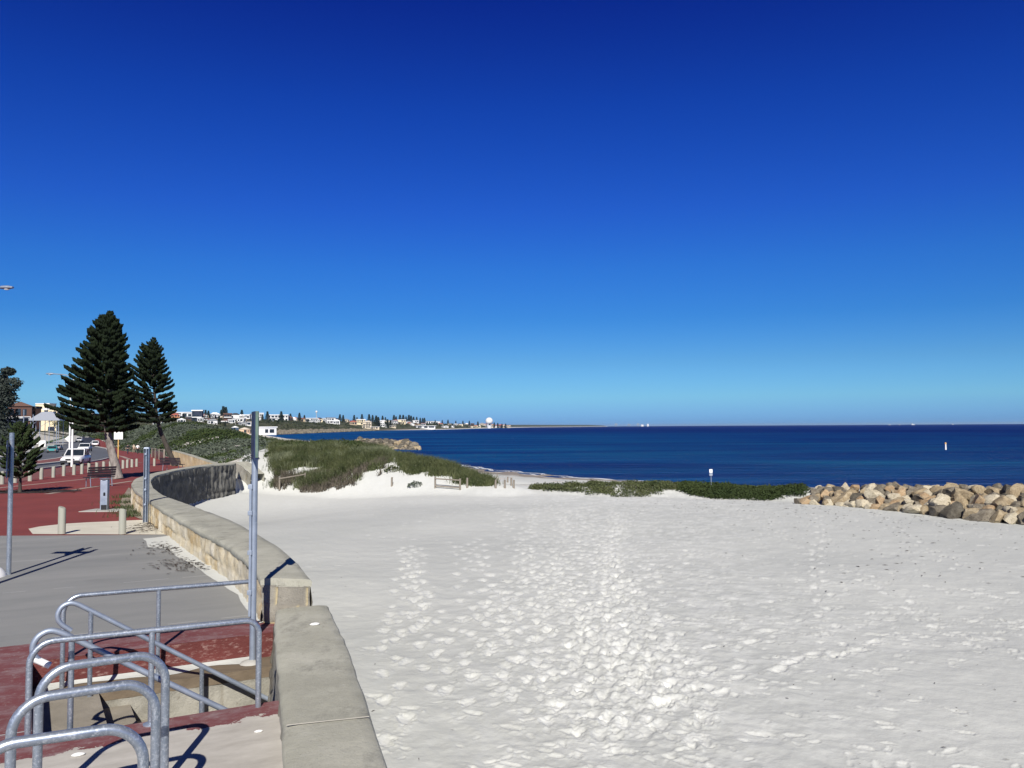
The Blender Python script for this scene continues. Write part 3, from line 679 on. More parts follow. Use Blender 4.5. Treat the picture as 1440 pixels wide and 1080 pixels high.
def beach():
    tx = np.concatenate([np.linspace(-.66, -.43, 50), np.linspace(-.4275, .64, 880), np.linspace(.645, 1.9, 150)]); nr, ncol = 900, len(tx)
    inv = np.linspace(1 / 4.6, 1 / 62.0, nr); ys = 1 / inv
    Y = np.repeat(ys[:, None], ncol, 1); X = Y * tx[None, :]
    ZZ = Z(X, Y)
    # trampled areas and footprints
    tram = np.zeros_like(X); dz = np.zeros_like(X)
    R = np.random.default_rng(11)
    prints = []
    strong = []
    def trail(x, y, ang, n, step=.72, wob=.05, size=1.0):
        strong.append(len(prints))
        a = ang
        for i in range(n):
            a = a + R.normal(0, wob); a += (ang - a) * .1
            x += step * math.sin(a); y += step * math.cos(a); s = .11 * (1 if i % 2 else -1)
            prints.append((x + s * math.cos(a) + R.normal(0, .02), y - s * math.sin(a) + R.normal(0, .03), a + R.normal(0, .1), size * R.uniform(.85, 1.2)))
    def trailpx(p, q, n=None, size=1.0, step=.72):
        A, B_ = az(p[0], p[1], -1.15), az(q[0], q[1], -1.15); d = B_ - A; L = math.hypot(d[0], d[1]); A = A + d / L * R.uniform(0, 2.2); step = step * R.uniform(.85, 1.12)
        trail(A[0], A[1], math.atan2(d[0], d[1]), n or int(L / step), step, .03, size)
    for p, q in [((548, 925), (556, 775)), ((575, 925), (572, 770)), ((590, 900), (580, 775)), ((655, 960), (600, 775)), ((665, 920), (640, 780)), ((690, 930), (672, 775)), ((705, 925), (690, 770)), ((715, 900), (706, 780)),
                 ((770, 960), (745, 775)), ((790, 900), (765, 790)), ((610, 1000), (600, 800)), ((1000, 1080), (700, 740)), ((1200, 1000), (1150, 730)), ((1240, 900), (960, 980)), ((980, 960), (1240, 905))]:
        trailpx(p, q, size=1.28)
    for _ in range(34):                    # the busy band from the stairs to the beach path
        p = (R.uniform(760, 1080), 1090); q = (R.normal(800, 55), R.uniform(705, 730)); trailpx(p, q, size=R.uniform(.9, 1.2))
    for _ in range(16):
        p = (R.uniform(540, 760), R.uniform(950, 1085)); q = (p[0] + R.normal(120, 120), p[1] - R.uniform(60, 220)); trailpx(p, q, size=1.25)
    for _ in range(40):
        x0, y0 = R.uniform(-4, 22), R.uniform(8, 42); trail(x0, y0, R.uniform(-3, 3), int(R.uniform(6, 30)), wob=.08)
    # scuffed sand: random prints where people have milled about
    xs = R.uniform(-8, 26, 26000); yy = R.uniform(7, 44, 26000)
    band = np.exp(-((xs - (.9 + .16 * (yy - 9))) / (1.0 + .10 * yy)) ** 2)
    dens = np.clip(band * .95 + .5 * sstep(.1, .7, fbm(xs * .13 + 3, yy * .13, None, 4)) * sstep(2, 7, xs) + .30 * sstep(26, 36, yy) + .10, 0, 1)
    dens *= np.where(xs < -1 + .06 * (yy - 9), .22, 1)
    keep = R.uniform(0, 1, len(xs)) < dens * np.interp(yy, [7, 44], [.75, .55])
    for x, y in zip(xs[keep], yy[keep]): prints.append((x, y, R.uniform(-3.1, 3.1), R.uniform(.42, .9)))
    NZ = vnoise(X * 17, Y * 17) * .6 + vnoise(X * 41, Y * 41) * .4
    for (x, y, a, s) in prints:
        if y < 6.3 or y > 50: continue
        t = x / y
        if t < -.6 or t > 1.6: continue
        r = .36 * s
        i0, i1 = np.searchsorted(-inv, [-1 / (y - r), -1 / (y + r)]); j0, j1 = np.searchsorted(tx, [(x - r) / y - .002, (x + r) / y + .002])
        if i1 - i0 < 1 or j1 - j0 < 1: continue
        sx, sy = X[i0:i1, j0:j1] - x, Y[i0:i1, j0:j1] - y
        l = sx * math.sin(a) + sy * math.cos(a); w = sx * math.cos(a) - sy * math.sin(a)
        q = np.sqrt((l / (.125 * s)) ** 2 + (w / ((.054 + .02 * sstep(-.05, .1, l)) * s)) ** 2) * (1 + .5 * NZ[i0:i1, j0:j1]); h = .016 * s; tv = (.70 if s > 1.06 else .2) + .3 * abs(math.sin(x * 91.7 + y * 47.3))
        dz[i0:i1, j0:j1] += -h * np.exp(-q ** 4) + .42 * h * np.exp(-((q - 1.35) / .38) ** 2)
        tram[i0:i1, j0:j1] = np.maximum(tram[i0:i1, j0:j1], tv * np.exp(-(q / 1.1) ** 2.5))
    fine = sstep(60, 20, Y)
    rel_ = .010 * fbm(X * 2.2, Y * 2.2, None, 3) * fine
    band = np.exp(-((X - (.9 + .16 * (Y - 9))) / (1.3 + .11 * Y)) ** 2)
    rough = np.clip(band + .36 * sstep(-.1, .8, fbm(X * .13 + 3, Y * .13, None, 4)) * sstep(0, 5, X) + .25 * sstep(24, 40, Y), 0, 1)
    rel_ += .008 * rough * fbm(X * 7, Y * 5, None, 3) * fine
    dz = np.clip(dz, -.055, .035)
    db, sb, _ = polyd(X, Y, BOUND)
    on = sstep(.3, .6, -db * sb)
    ZZ = ZZ + (dz + rel_) * on
    me = grid_np('beach_sand', X, Y, ZZ)
    loose = np.clip(tram * .72 + .42 * rough * sstep(-.3, .8, fbm(X * 3.4, Y * 3.4, None, 4)) + .55 * sstep(36, 47, Y) * (1 - .0 * X), 0, 1)
    attr(me, 'loose', loose); attr(me, 'wet', np.zeros_like(X))
    return struct(link('beach_sand', me, MT['sand'], None, True))
beach()

def far_land():
    ys = np.unique(np.concatenate([np.linspace(59, 120, 90), np.geomspace(120, 11500, 330), np.array(YB[2:6], float)]))
    # columns follow the coast: inland offset from it
    cx = np.interp(ys, [p[1] for p in COAST][1:], [p[0] for p in COAST][1:])
    off = np.concatenate([np.linspace(-30, 60, 46), np.geomspace(63, 2600, 80)])
    sc_ = np.interp(ys, [59, 300, 12000], [1, 1, 1.6])
    Y = np.repeat(ys[:, None], len(off), 1); X = cx[:, None] - off[None, :] * sc_[:, None]
    ZZ = Z(X, Y)
    me = grid_np('hillside', X[:, ::-1], Y[:, ::-1], ZZ[:, ::-1])
    d, s, _ = polyd(X, Y, COAST); s = d * s
    dr, _, (hz, hw) = polyd(X, Y, RIDGE, (2, 3))
    rocky = sstep(2, 8, s) * sstep(27, 13, s) * sstep(690, 740, Y) * np.interp(Y, [0, 1500, 2200], [1, 1, .5])
    blow = sstep(.25, .5, fbm(X * .06, Y * .05, None, 3)) * sstep(420, 330, Y) * .8
    beachy = np.where(Y < 700, sstep(60, 34, s), sstep(14, 5, s) * sstep(1500, 1900, Y)); beachy = np.maximum(beachy, sstep(110, 70, Y)); beachy = np.maximum(beachy, blow)
    beachy = np.maximum(beachy, sstep(30, 16, s) * sstep(2600, 4500, Y))
    attr(me, 'shore', rocky[:, ::-1]); attr(me, 'sandy', beachy[:, ::-1])
    return struct(link('hillside', me, MT['land'], None, True))
far_land()

def strand():                              # beach from the dune gap down to the water
    ys = np.linspace(60.5, 150, 160); xs = np.linspace(-32, 60, 260)
    X, Y = np.meshgrid(xs, ys); ZZ = Z(X, Y) + .02
    me = grid_np('wet_beach', X, Y, ZZ)
    d, s, _ = polyd(X, Y, COAST); s = d * s
    attr(me, 'loose', .5 * sstep(14, 25, s)); attr(me, 'wet', sstep(12, 7, s + 1.5 * vnoise(X * .2, Y * .2)))
    return struct(link('wet_beach', me, MT['sand'], None, True))
strand()

def sea():
    ys = np.concatenate([np.linspace(18, 400, 160), np.geomspace(410, 70000, 120)]); u = np.linspace(-1, 1, 181)
    hw = np.interp(ys, [18, 400, 70000], [300, 700, 90000]); cx = np.interp(ys, [18, 400, 70000], [120, 200, 40000])
    Y = np.repeat(ys[:, None], len(u), 1); X = cx[:, None] + hw[:, None] * u[None, :]
    me = grid_np('sea', X, Y, np.full_like(X, -3.2))
    d, s, _ = polyd(X, Y, COAST); s = -d * s
    sh = sstep(190, 25, s + 40 * fbm(X * .012, Y * .02, None, 3)) * (1 - .6 * sstep(.1, .5, fbm(X * .02 + 5, Y * .05, None, 3)) * sstep(60, 10, s))
    sh = np.maximum(sh, .75 * sstep(620, 150, s + 120 * fbm(X * .006, Y * .012, None, 3)) * sstep(1100, 500, Y)); sh *= np.interp(X, [-60, 20, 160, 400], [1, .85, .6, .2])
    attr(me, 'shallow', sh)
    return struct(link('sea', me, MT['sea']))
sea()

def foam(name, p0, p1, n, wmin, wmax, seed):
    R = np.random.default_rng(seed); b = MB()
    cs = np.array(COAST, float); seg = np.linalg.norm(np.diff(cs, axis=0), axis=1); L = np.concatenate([[0], np.cumsum(seg)])
    for _ in range(n):
        q = R.uniform(p0, p1); a = np.array([np.interp(q, L, cs[:, k]) for k in (0, 1)]); t = np.array([np.interp(q + 1, L, cs[:, k]) for k in (0, 1)]) - a; t /= np.linalg.norm(t); nn = np.array([t[1], -t[0]])
        ln, w = R.uniform(1.5, 7), R.uniform(wmin, wmax); o = R.uniform(.0, 1.6); m = 9
        up, dn = [], []
        for k in range(m):
            f = k / (m - 1); c_ = a + t * ln * (f - .5) + nn * (o + .5 * math.sin(3 * f + q)); h = w * math.sin(math.pi * f) * R.uniform(.5, 1.1)
            up.append((c_[0] + nn[0] * h, c_[1] + nn[1] * h, -3.192)); dn.append((c_[0] - nn[0] * h * .6, c_[1] - nn[1] * h * .6, -3.192))
        b.add(up + dn, [(k, k + 1, m + k + 1, m + k) for k in range(m - 1)])
    o = b.build(name, MT['foam']); o['kind'] = 'stuff'; o['label'] = 'white foam of small waves along the waterline'; return o
_cs = np.array(COAST, float); _L = np.concatenate([[0], np.cumsum(np.linalg.norm(np.diff(_cs, axis=0), axis=1))])
foam('foam', _L[4], _L[7], 60, .10, .42, 3)

# ------------------------------------------------------------------ cycle hoops, rails and posts
def hoop(c, ang, w, lab):
    o = empty('cycle_hoop', (c[0], c[1], 0), ang, lab, 'bike rack', 'galvanised cycle hoops on the near platform')
    pts = fillet([(-w / 2, 0, .012), (-w / 2, 0, .9 - .0285), (w / 2, 0, .9 - .0285), (w / 2, 0, .012)], .19, 10)
    b = MB(); b.tube(pts, .0285, 18); b.build('hoop_tube', MT['rail'], o, True)
    for sx in (-1, 1):
        b = MB(); b.lathe((sx * w / 2, 0, 0), [(.075, .002), (.075, .010), (.07, .013)], 20)
        b.lathe((sx * w / 2, .055, .0), [(.010, .01), (.010, .021), (.006, .023)], 8); b.lathe((sx * w / 2, -.055, .0), [(.010, .01), (.010, .021), (.006, .023)], 8)
        b.build('base_plate', MT['steel'], o, True)
hoop((-2.70, 5.72), math.radians(33), .76, 'farthest galvanised cycle hoop, close to the painted platform edge')
hoop((-2.50, 5.08), math.radians(31), .76, 'second cycle hoop from the stairs, in front of the farthest hoop')
hoop((-2.26, 4.34), math.radians(26), .76, 'third cycle hoop from the stairs, cut by the picture edge')
hoop((-2.06, 3.72), math.radians(26), .76, 'nearest cycle hoop, only its top bar showing at the corner')

RT = .0245
def guard(lab, t, sL, sM, sR, z0, ztop, join=None):
    org = st(sL, t, z0); o = empty('guard_rail', org, SA, lab, 'railing'); T = ztop - z0
    if join is None: pts = fillet([(0, 0, 0), (0, 0, T), (sR - sL, 0, T - .02), (sR - sL, 0, 0)], [.17, .12], 8)
    else: pts = fillet([(0, 0, 0), (0, 0, T), (sR - sL, 0, T - .02)], .17, 8)
    b = MB(); b.tube(pts, RT, 14); b.build('top_bar', MT['rail'], o, True)
    for s in sM:
        b = MB(); b.tube([(s - sL, 0, 0), (s - sL, 0, T - .02)], RT * .95, 14); b.build('post', MT['rail'], o, True)
        b = MB(); b.lathe((s - sL, 0, 0), [(.06, .0), (.06, .01), (.03, .014)], 16); b.build('base_plate', MT['steel'], o, True)
    return o
guard('far level guard rail standing along the red painted kerb', .17, -1.92, [-1.0], -.045, -.27, .665, True)
guard('near level guard rail at the front edge of the stair well', 2.66, -2.23, [-1.36], -.50, 0.0, .765)

def handrail(lab, t, px_top, px_end, hook, posts, pz):
    A, B_ = vt(*px_top, t), vt(*px_end, t)
    org = np.array([A[0], A[1], -.27]); o = empty('stair_handrail', org, 0, lab, 'handrail')
    d = (B_ - A); B2 = B_ + d * .12
    hk = [vt(x, y, t) for x, y in hook]
    pts = [p - org for p in hk[::-1]] + [A - org] + [A + d * .08 - org, B2 - org]
    pts = [np.array(p) for p in pts]
    for _ in range(2):                     # soften the hook
        q = [pts[0]]
        for i in range(len(pts) - 1): q += [pts[i] * .75 + pts[i + 1] * .25, pts[i] * .25 + pts[i + 1] * .75]
        pts = q + [pts[-1]]
    b = MB(); b.tube(pts, RT, 14); b.build('sloping_bar', MT['steel'], o, True)
    if 'capped' in lab: b = MB(); b.tube([pts[0], pts[0] + (pts[1] - pts[0]) / np.linalg.norm(pts[1] - pts[0]) * .13], RT * 1.12, 14); b.build('end_cap', MT['paint'], o, True)
    for (px, py) in posts:
        P = vt(px, py, t); b = MB(); z1 = P[2] - pz - .27 * 0
        b.tube([(P[0] - org[0], P[1] - org[1], z1 - org[2]), tuple(P - org)], RT * .95, 14); b.build('post', MT['rail'], o, True)
handrail('far sloping handrail of the stairs with a hooked upper end', .62, (104, 847), (363, 976), [(92, 849.5), (84, 856), (80, 867), (84, 877), (100, 887)], [(128, 860), (284, 936)], .88)
handrail('near sloping handrail of the stairs, white capped at its hooked end', 2.42, (85, 889), (313, 997), [(70, 886), (55, 893), (46, 906), (46, 920), (54, 929), (70, 936)], [(101, 897), (284, 983)], .86)

# tall post at the stairs with a sign plate seen edge on
P0 = az(355, 932, -.27); o = empty('sign_post', P0, 0, 'tall galvanised post with a narrow edge-on sign beside the stairs', 'sign post')
hgt = ad(357, 579, P0[1])[2] + .27
b = MB(); b.tube([(0, 0, 0), (.008, 0, hgt - .05)], .036, 16); b.lathe((0, 0, 0), [(.10, 0), (.10, .012), (.05, .016)], 16); b.build('pole', MT['steel'], o, True)
b = MB()
for zz in (.8, 1.25, 1.7, 2.0): b.box((-.028, -.046, zz), (.05, .03, .05))
b.box((-.024, -.048, 1.28), (.026, .02, 1.5)); b.build('strap_channel', MT['steel'], o, False, .003)
vd = math.atan2(P0[0], P0[1])              # the plate points almost at the viewer's side of the path
rot = Matrix.Rotation(-vd + math.radians(4.5), 3, 'Z')
b = MB(); b.box(rot @ Vector((-.005, -.13, hgt - .27)), (.05, .42, .54), rot); b.build('sign_plate', MT['navy'], o, False, .003)
b = MB(); b.box(rot @ Vector((-.002, -.346, hgt - .26)), (.032, .012, .52), rot); b.build('plate_edge', MT['greenedge'], o, False, .002)

b = MB(); b.lathe((-.02, -.02, 0), [(.12, .0), (.10, .018), (.07, .03), (.04, .04)], 11); mo = b.build('mortar_footing', MT['concrete'], o, True)
for px, py, z, r, lab in [(442.5, 878.5, .258, .035, 'small white shell lying on the low wall'), (363.5, 1029, .004, .022, 'small white pebble on the near platform'), (110, 1062, .004, .03, 'small pale stone beside the nearest cycle hoops')]:
    P = az(px, py, z); R_ = random.Random(int(px)); b = MB(); b.lathe((0, 0, 0), [(r, 0), (r * 1.1, r * .25), (r * .7, r * .6), (r * .1, r * .75)], 9); q = b.build('shell' if 'shell' in lab else 'pebble', MT['signwhite'], None, True); q.location = tuple(P); q.scale = (1.5, .8, .9); q.rotation_euler = (0, 0, .5); tag(q, lab, 'shell' if 'shell' in lab else 'pebble')

# post at the picture's edge with its footing, and its twin just beyond
def edge_post(P, lab, hgt, rz, plate=True):
    o = empty('sign_post', P, rz, lab, 'sign post')
    b = MB(); b.tube([(0, 0, 0), (.0, 0, hgt)], .038, 16); b.lathe((0, 0, hgt), [(.04, 0), (.04, .012), (.02, .02)], 16); b.build('pole', MT['rail'], o, True)
    b = MB(); b.box((-.057, -.02, hgt - .42), (.012, .42, .62)); b.build('sign_plate', MT['navy'], o, False, .003)
    for zz in (hgt - .2, hgt - .6): b = MB(); b.box((-.03, 0, zz), (.09, .05, .03)); b.build('bracket', MT['steel'], o, False, .003)
    b = MB(); b.lathe((-.34, -.05, 0), [(.32, .0), (.30, .05), (.24, .12), (.13, .18), (.02, .20)], 40); b.build('footing', MT['paint'], o, True)
P1 = az(12, 808); edge_post(P1, 'slim galvanised post with edge-on plate at the picture edge', ad(16, 610, P1[1])[2], -math.atan2(P1[0], P1[1]) - math.radians(2))
P2 = az(-40, 833); o = empty('sign_post', P2, 0, 'post with a crosswise plate, seen only by its shadow', 'sign post')
b = MB(); b.tube([(0, 0, 0), (0, 0, 3.22)], .045, 14); b.build('pole', MT['rail'], o, True)
b = MB(); b.box((-.30, -.055, 2.98), (.74, .012, .20)); b.build('sign_plate', MT['navy'], o, False, .003)

# square bracket post on the cream paving
P3 = az(205, 735); hgt = ad(205.5, 631, P3[1])[2]
o = empty('steel_post', P3, .1, 'square galvanised post with bolts on the cream paving by the wall', 'post')
b = MB(); b.box((-.055, 0, hgt / 2), (.012, .11, hgt)); b.box((.055, 0, hgt / 2), (.012, .11, hgt)); b.box((0, .052, hgt / 2), (.098, .008, hgt)); b.box((0, -.052, hgt / 2), (.030, .006, hgt - .02)); b.build('channel', MT['rail'], o, False, .003)
b = MB(); b.box((0, 0, hgt + .02), (.15, .13, .04), None, 0, .7); b.build('cap', MT['steel'], o, False, .006)
for f in (.93, .60, .45, .25):
    b = MB(); V = [(0.0, -.058, hgt * f), (0, -.095, hgt * f)]; b.tube(V, .028, 8); b.build('bolt', MT['steel'], o, True)

# bollards
def bollard(P, h, r, lab, grp, seed):
    R = np.random.default_rng(seed); b = MB(); n = 14; pr_ = [(1.02, 0), (1.0, .05), (1.0, h * .5), (.98, h - .03), (.86, h)]
    rings = []
    ph = R.uniform(0, 6.28)
    for k, (q, z) in enumerate(pr_):
        rings.append([(r * q * (1 + .05 * math.sin(3 * a + ph)) * math.cos(a), r * q * (1 + .05 * math.sin(3 * a + ph)) * math.sin(a), z + (.03 * math.cos(a + ph) if k >= 3 else 0)) for a in [2 * math.pi * i / n for i in range(n)]])
    b.loft(rings); o = b.build('timber_bollard', MT['bollard'], None, True, angle=35); o.location = tuple(P); tag(o, lab, 'bollard', grp); return o
P = az(87, 750.5); bollard(P, 36.5 / F * P[1], .082, 'stout round timber bollard nearer the round concrete footing', 'two bollards on the cream paving edge', 1)
P = az(172, 751); bollard(P, 34 / F * P[1], .078, 'stout round timber bollard nearer the square steel post', 'two bollards on the cream paving edge', 2)
BOL = [(2.7, 681), (21, 679), (42, 676.5), (58, 674), (75, 671.4), (89.6, 669.3), (104, 667.8), (115, 666.5), (125, 664.6), (136, 663.3), (145.6, 661.7), (155, 660.4), (173, 658.8), (179, 657.9), (185.5, 657), (192, 656.2), (217, 655.4)]
for i, (px, py) in enumerate(BOL):
    P = hc(px, py)
    lab = f'pale timber bollard beside the road, {nth(i + 1)} counting from the picture edge' if i < 16 else 'single pale timber bollard set apart out on the promenade'
    bollard(P, .66, .105, lab, 'timber bollards along the road', 10 + i)

# benches, drinking fountain
def bench(P, rz, lab, L=1.5):
    o = empty('slatted_bench', P, rz, lab, 'bench', 'dark slatted benches on the promenade')
    b = MB()
    for k in range(4): b.box((0, -.17 + k * .115, .45), (L, .095, .035))
    b.build('seat', MT['slat'], o, False, .006)
    b = MB(); rt_ = Matrix.Rotation(math.radians(-14), 3, 'X')
    for k in range(4): b.box((0, .245 + .03 * k, .56 + .115 * k), (L, .03, .095), rt_)
    b.build('backrest', MT['slat'], o, False, .006)
    for sx in (-1, 1):
        b = MB(); x = sx * L * .38
        b.tube(fillet([(x, -.2, 0), (x, -.2, .42), (x, .2, .42), (x, .33, .93)], .05, 4), .022, 8); b.tube([(x, .2, .42), (x, .26, 0)], .022, 8)
        b.build('leg', MT['rail'], o, True)
    return o
P = hc(139, 684); bench(P, math.radians(232), 'dark slatted bench behind the drinking fountain', 1.35)
P = hc(243, 661.5); bench(P, math.radians(160), 'dark slatted bench beneath the leaning pine', 1.9)
P = hc(147, 717.5); h = .94
o = empty('drinking_fountain', P, math.radians(8), 'grey metal drinking fountain column on a concrete pad', 'fountain')
b = MB(); b.box((0, 0, h / 2), (.215, .215, h)); b.build('column', MT['steel'], o, False, .012)
b = MB(); b.box((0.01, -.112, .10), (.17, .012, .15)); b.build('dark_panel', MT['dark'], o, False, .004)
b = MB(); b.box((0.02, -.111, .50), (.06, .010, .09)); b.tube(fillet([(.02, -.11, .56), (.02, -.16, .56), (.02, -.16, .50)], .02, 3), .008, 8); b.build('tap', MT['dark'], o, True)
b = MB(); b.lathe((0, 0, h), [(.06, 0), (.15, .015), (.165, .045), (.15, .05), (.11, .025), (.02, .018)], 24); b.build('basin', MT['rail'], o, True)

# tall road sign
P = hc(166, 645.5); d = P[1]
o = empty('road_sign', P, -math.atan2(P[0], P[1]) * .9, 'white square sign on a yellow post beside the road', 'sign')
zt_ = ad(167, 604, d)[2] - P[2]; zb_ = ad(167, 618, d)[2] - P[2]; w = 11.4 / F * d
b = MB(); b.tube([(0, 0.05, 0), (0, .05, zt_ - .05)], .07, 10); b.build('pole', MT['yellow'], o, True)
b = MB(); b.box((0, -.04, (zt_ + zb_) / 2), (w, .03, zt_ - zb_)); b.build('sign_plate', MT['signwhite'], o, False, .06)

# street lamps
def lamp(P, H, arm, rz, lab, r=.085, board=False):
    o = empty('street_lamp', P, rz, lab, 'street lamp', 'street lamps along the coast road')
    b = MB(); b.tube([(0, 0, 0), (0, 0, 1.4), (0, 0, H)], [r * 1.25, r, r * .65], 10); b.build('pole', MT['paint'], o, True)
    b = MB(); b.tube([(0, 0, H - .1), (-arm * .5, 0, H + .1), (-arm, 0, H + .16)], .04, 8); b.build('arm', MT['rail'], o, True)
    b = MB()
    rings = []
    for x, w, h in ((0, .06, .05), (-.15, .13, .10), (-.45, .15, .11), (-.68, .10, .06)):
        rings.append([(-arm + x, w * math.cos(a), H + .16 + h * math.sin(a) * (1 if math.sin(a) > 0 else .6)) for a in [2 * math.pi * i / 10 for i in range(10)]])
    b.loft(rings); hd = b.build('lamp_head', MT['steel'], o, True)
    b = MB(); b.lathe((-arm - .38, 0, H + .085), [(.05, -.035), (.11, -.02), (.12, .01)], 12); b.build('lamp_lens', MT['paint'], hd, True)
    if board:
        b = MB(); b.prism([(-.55, -.1), (-.12, -.5 + .4), (-.12, .1 - .2), (-.12, -.1)], 0, .01)
        b = MB(); zc_ = board; b.add([(-.62, -.12, zc_), (-.1, -.12, zc_ + .45), (-.1, -.12, zc_ - .45), (-.62, -.09, zc_), (-.1, -.09, zc_ + .45), (-.1, -.09, zc_ - .45)], [(0, 2, 1), (3, 4, 5), (0, 1, 4, 3), (1, 2, 5, 4), (2, 0, 3, 5)])
        b.build('arrow_board', MT['signwhite'], o)
P = hc(101, 656.3); lamp(P, ad(101, 525, P[1])[2] - P[2] - .2, (101 - 67) / F * P[1] - .4, 0, 'slim white lamp post in front of the white sedan', .085)
P = hc(97.5, 643.5); lamp(P, ad(97.5, 546, P[1])[2] - P[2] - .2, (97.5 - 79) / F * P[1] - .5, 0, 'thicker white lamp post behind the white sedan with arrow board', .12, ad(97, 617, P[1])[2] - P[2])
P = np.array([-26.4, 40.5, zc(40.5)]); hx = ad(5, 403.5, 40.5); lamp(P, hx[2] - P[2] - .2, 1.9, math.pi, 'lamp head reaching in at the picture edge high above the path', .09)

# ------------------------------------------------------------------ vegetation
def cards(P, size, R, flat=.3):            # one small leaf quad at each point
    n = len(P); size = np.broadcast_to(size, (n,))
    a = R.normal(0, 1, (n, 3)); a[:, 2] *= .7; a /= np.linalg.norm(a, axis=1)[:, None]
    c = np.cross(a, R.normal(0, 1, (n, 3))); c /= np.linalg.norm(c, axis=1)[:, None]
    a *= size[:, None] * .5; c *= size[:, None] * .5 * R.uniform(.4, .8, n)[:, None]
    V = np.stack([P - a, P + c, P + a, P - c], 1).reshape(-1, 3); i = np.arange(n)[:, None] * 4
    return V, np.concatenate([i, i + 1, i + 2, i + 3], 1)

def blades(P, h, w, R, lean=.5):
    n = len(P); a = R.uniform(0, 2 * math.pi, n); l = np.abs(R.normal(0, lean, n)); h = h * R.uniform(.5, 1.15, n)
    sx = np.stack([np.cos(a), np.sin(a), 0 * a], 1); b_ = R.uniform(0, 6.28, n); sd = np.stack([np.cos(b_), np.sin(b_), 0 * a], 1) * (w * .5)
    tip = P + sx * (l * h)[:, None]; tip[:, 2] += h
    midp = P + sx * (l * h * .3)[:, None]; midp[:, 2] += h * .6
    V = np.stack([P - sd, P + sd, midp + sd * .7, tip, midp - sd * .7], 1).reshape(-1, 3); i = np.arange(n)[:, None] * 5
    return V, np.concatenate([np.concatenate([i, i + 1, i + 2, i + 4], 1), np.concatenate([i + 4, i + 2, i + 3, i + 3], 1)], 0)

def vegobj(name, parts, mat, label=None, cat=None, kind='stuff'):
    V, Fq, n = [], [], 0
    for v, f in parts: V.append(v); Fq.append(f + n); n += len(v)
    V = np.concatenate(V); Fq = np.concatenate(Fq)
    me = bpy.data.meshes.new(name); k = Fq.shape[1]
    tri = Fq[:, 2] == Fq[:, 3]; q = Fq[~tri]; t = Fq[tri][:, :3]
    me.vertices.add(len(V)); me.vertices.foreach_set('co', V.astype(np.float32).ravel())
    li = np.concatenate([q.ravel(), t.ravel()]).astype(np.int32); me.loops.add(len(li)); me.loops.foreach_set('vertex_index', li)
    ls = np.concatenate([np.arange(len(q)) * 4, len(q) * 4 + np.arange(len(t)) * 3]).astype(np.int32)
    me.polygons.add(len(ls)); me.polygons.foreach_set('loop_start', ls); me.update(calc_edges=True)
    o = link(name, me, mat); tag(o, label, cat, None, kind); return o

def patch(toe, back, n, R, power=1.0):     # points in the strip between the toe line (pixels) and a line farther back
    T = np.array([hit(*p, 30, 120)[:2] for p in toe]); L = np.concatenate([[0], np.cumsum(np.linalg.norm(np.diff(T, axis=0), axis=1))])
    u = R.uniform(0, L[-1], n); f = R.uniform(0, 1, n) ** power
    x = np.interp(u, L, T[:, 0]); y = np.interp(u, L, T[:, 1]); bk = np.interp(u / L[-1], np.linspace(0, 1, len(back)), back)
    dn = np.sqrt(x * x + y * y); x2 = x + x / dn * bk * f; y2 = y + y / dn * bk * f
    return np.stack([x2, y2, Z(x2, y2)], 1), f

def keep(P, f, sc_, thr, R, soft=.25, edge=.35):
    n = fbm(P[:, 0] * sc_, P[:, 1] * sc_, None, 3); d = sstep(thr - soft, thr + soft, n + edge * sstep(0, .35, f) - edge * .5)
    return P[R.uniform(0, 1, len(P)) < d]

R = np.random.default_rng(21)
toe1 = [(385, 687), (400, 689), (422, 689), (446, 689), (470, 686), (492, 681), (520, 675), (543, 660)]
P, f = patch(toe1, [14, 16, 17, 17, 17, 16, 13, 9], 90000, R); P = keep(P, f, .75, -.42, R, .12, 1.5)
hv = .34 + .42 * sstep(-.3, .7, fbm(P[:, 0] * .9, P[:, 1] * .9, None, 3)); P[:, 0] += R.normal(0, .25, len(P)); P[:, 2] = Z(P[:, 0], P[:, 1]); V1 = blades(P, hv, .026, R, .6)
Pc, fc = patch([(387, 676), (394, 668), (405, 662), (425, 657), (440, 655)], [7, 8, 9, 9, 9], 22000, R); V2 = blades(Pc, .42, .026, R, .6)
Pl = P[fbm(P[:, 0] * .8 + 40, P[:, 1] * .8, None, 3) > .42]; Pl = Pl[R.uniform(0, 1, len(Pl)) < .6]
vegobj('dune_grass', [blades(Pl, .62, .03, R, .7)], MT['palegrass'], 'pale grey green tufts scattered through the big dune grass')
vegobj('dune_grass', [V1, V2], MT['dune'], 'olive green grass covering the big dune beyond the beach')
P, f = patch(toe1, [2.4] * 8, 6500, R); P = keep(P, f, 1.3, .0, R); dn = np.hypot(P[:, 0], P[:, 1]); P[:, :2] *= (1 - .45 / dn)[:, None]; P[:, 2] = Z(P[:, 0], P[:, 1]) + .02
vegobj('dry_stems', [blades(P, .46, .034, R, .8)], MT['twig'], 'tangled dry brown stems along the foot of the dune grass')
Pb, fb = patch([(520, 650), (542, 641), (560, 645), (580, 660), (596, 668)], [6, 7, 7, 6, 4], 15000, R); Pb = keep(Pb, fb, .7, -.05, R, .2, 1.1)
toe2 = [(566, 656), (580, 667), (596, 673), (615, 676), (640, 681), (668, 685), (692, 684)]
P, f = patch(toe2, [4, 5, 6, 7, 7, 6, 4.5], 34000, R); P = keep(P, f, .7, -.3, R, .2, .7)
hv = .36 + .3 * sstep(-.3, .7, fbm(P[:, 0] * 1.1, P[:, 1] * 1.1, None, 3)); P[:, 0] += R.normal(0, .2, len(P)); P[:, 2] = Z(P[:, 0], P[:, 1])
vegobj('dune_grass', [blades(P, hv, .026, R, .6), blades(Pb, .42, .026, R, .7)], MT['dune'], 'green grass on the lower dune beside the sandy beach path')
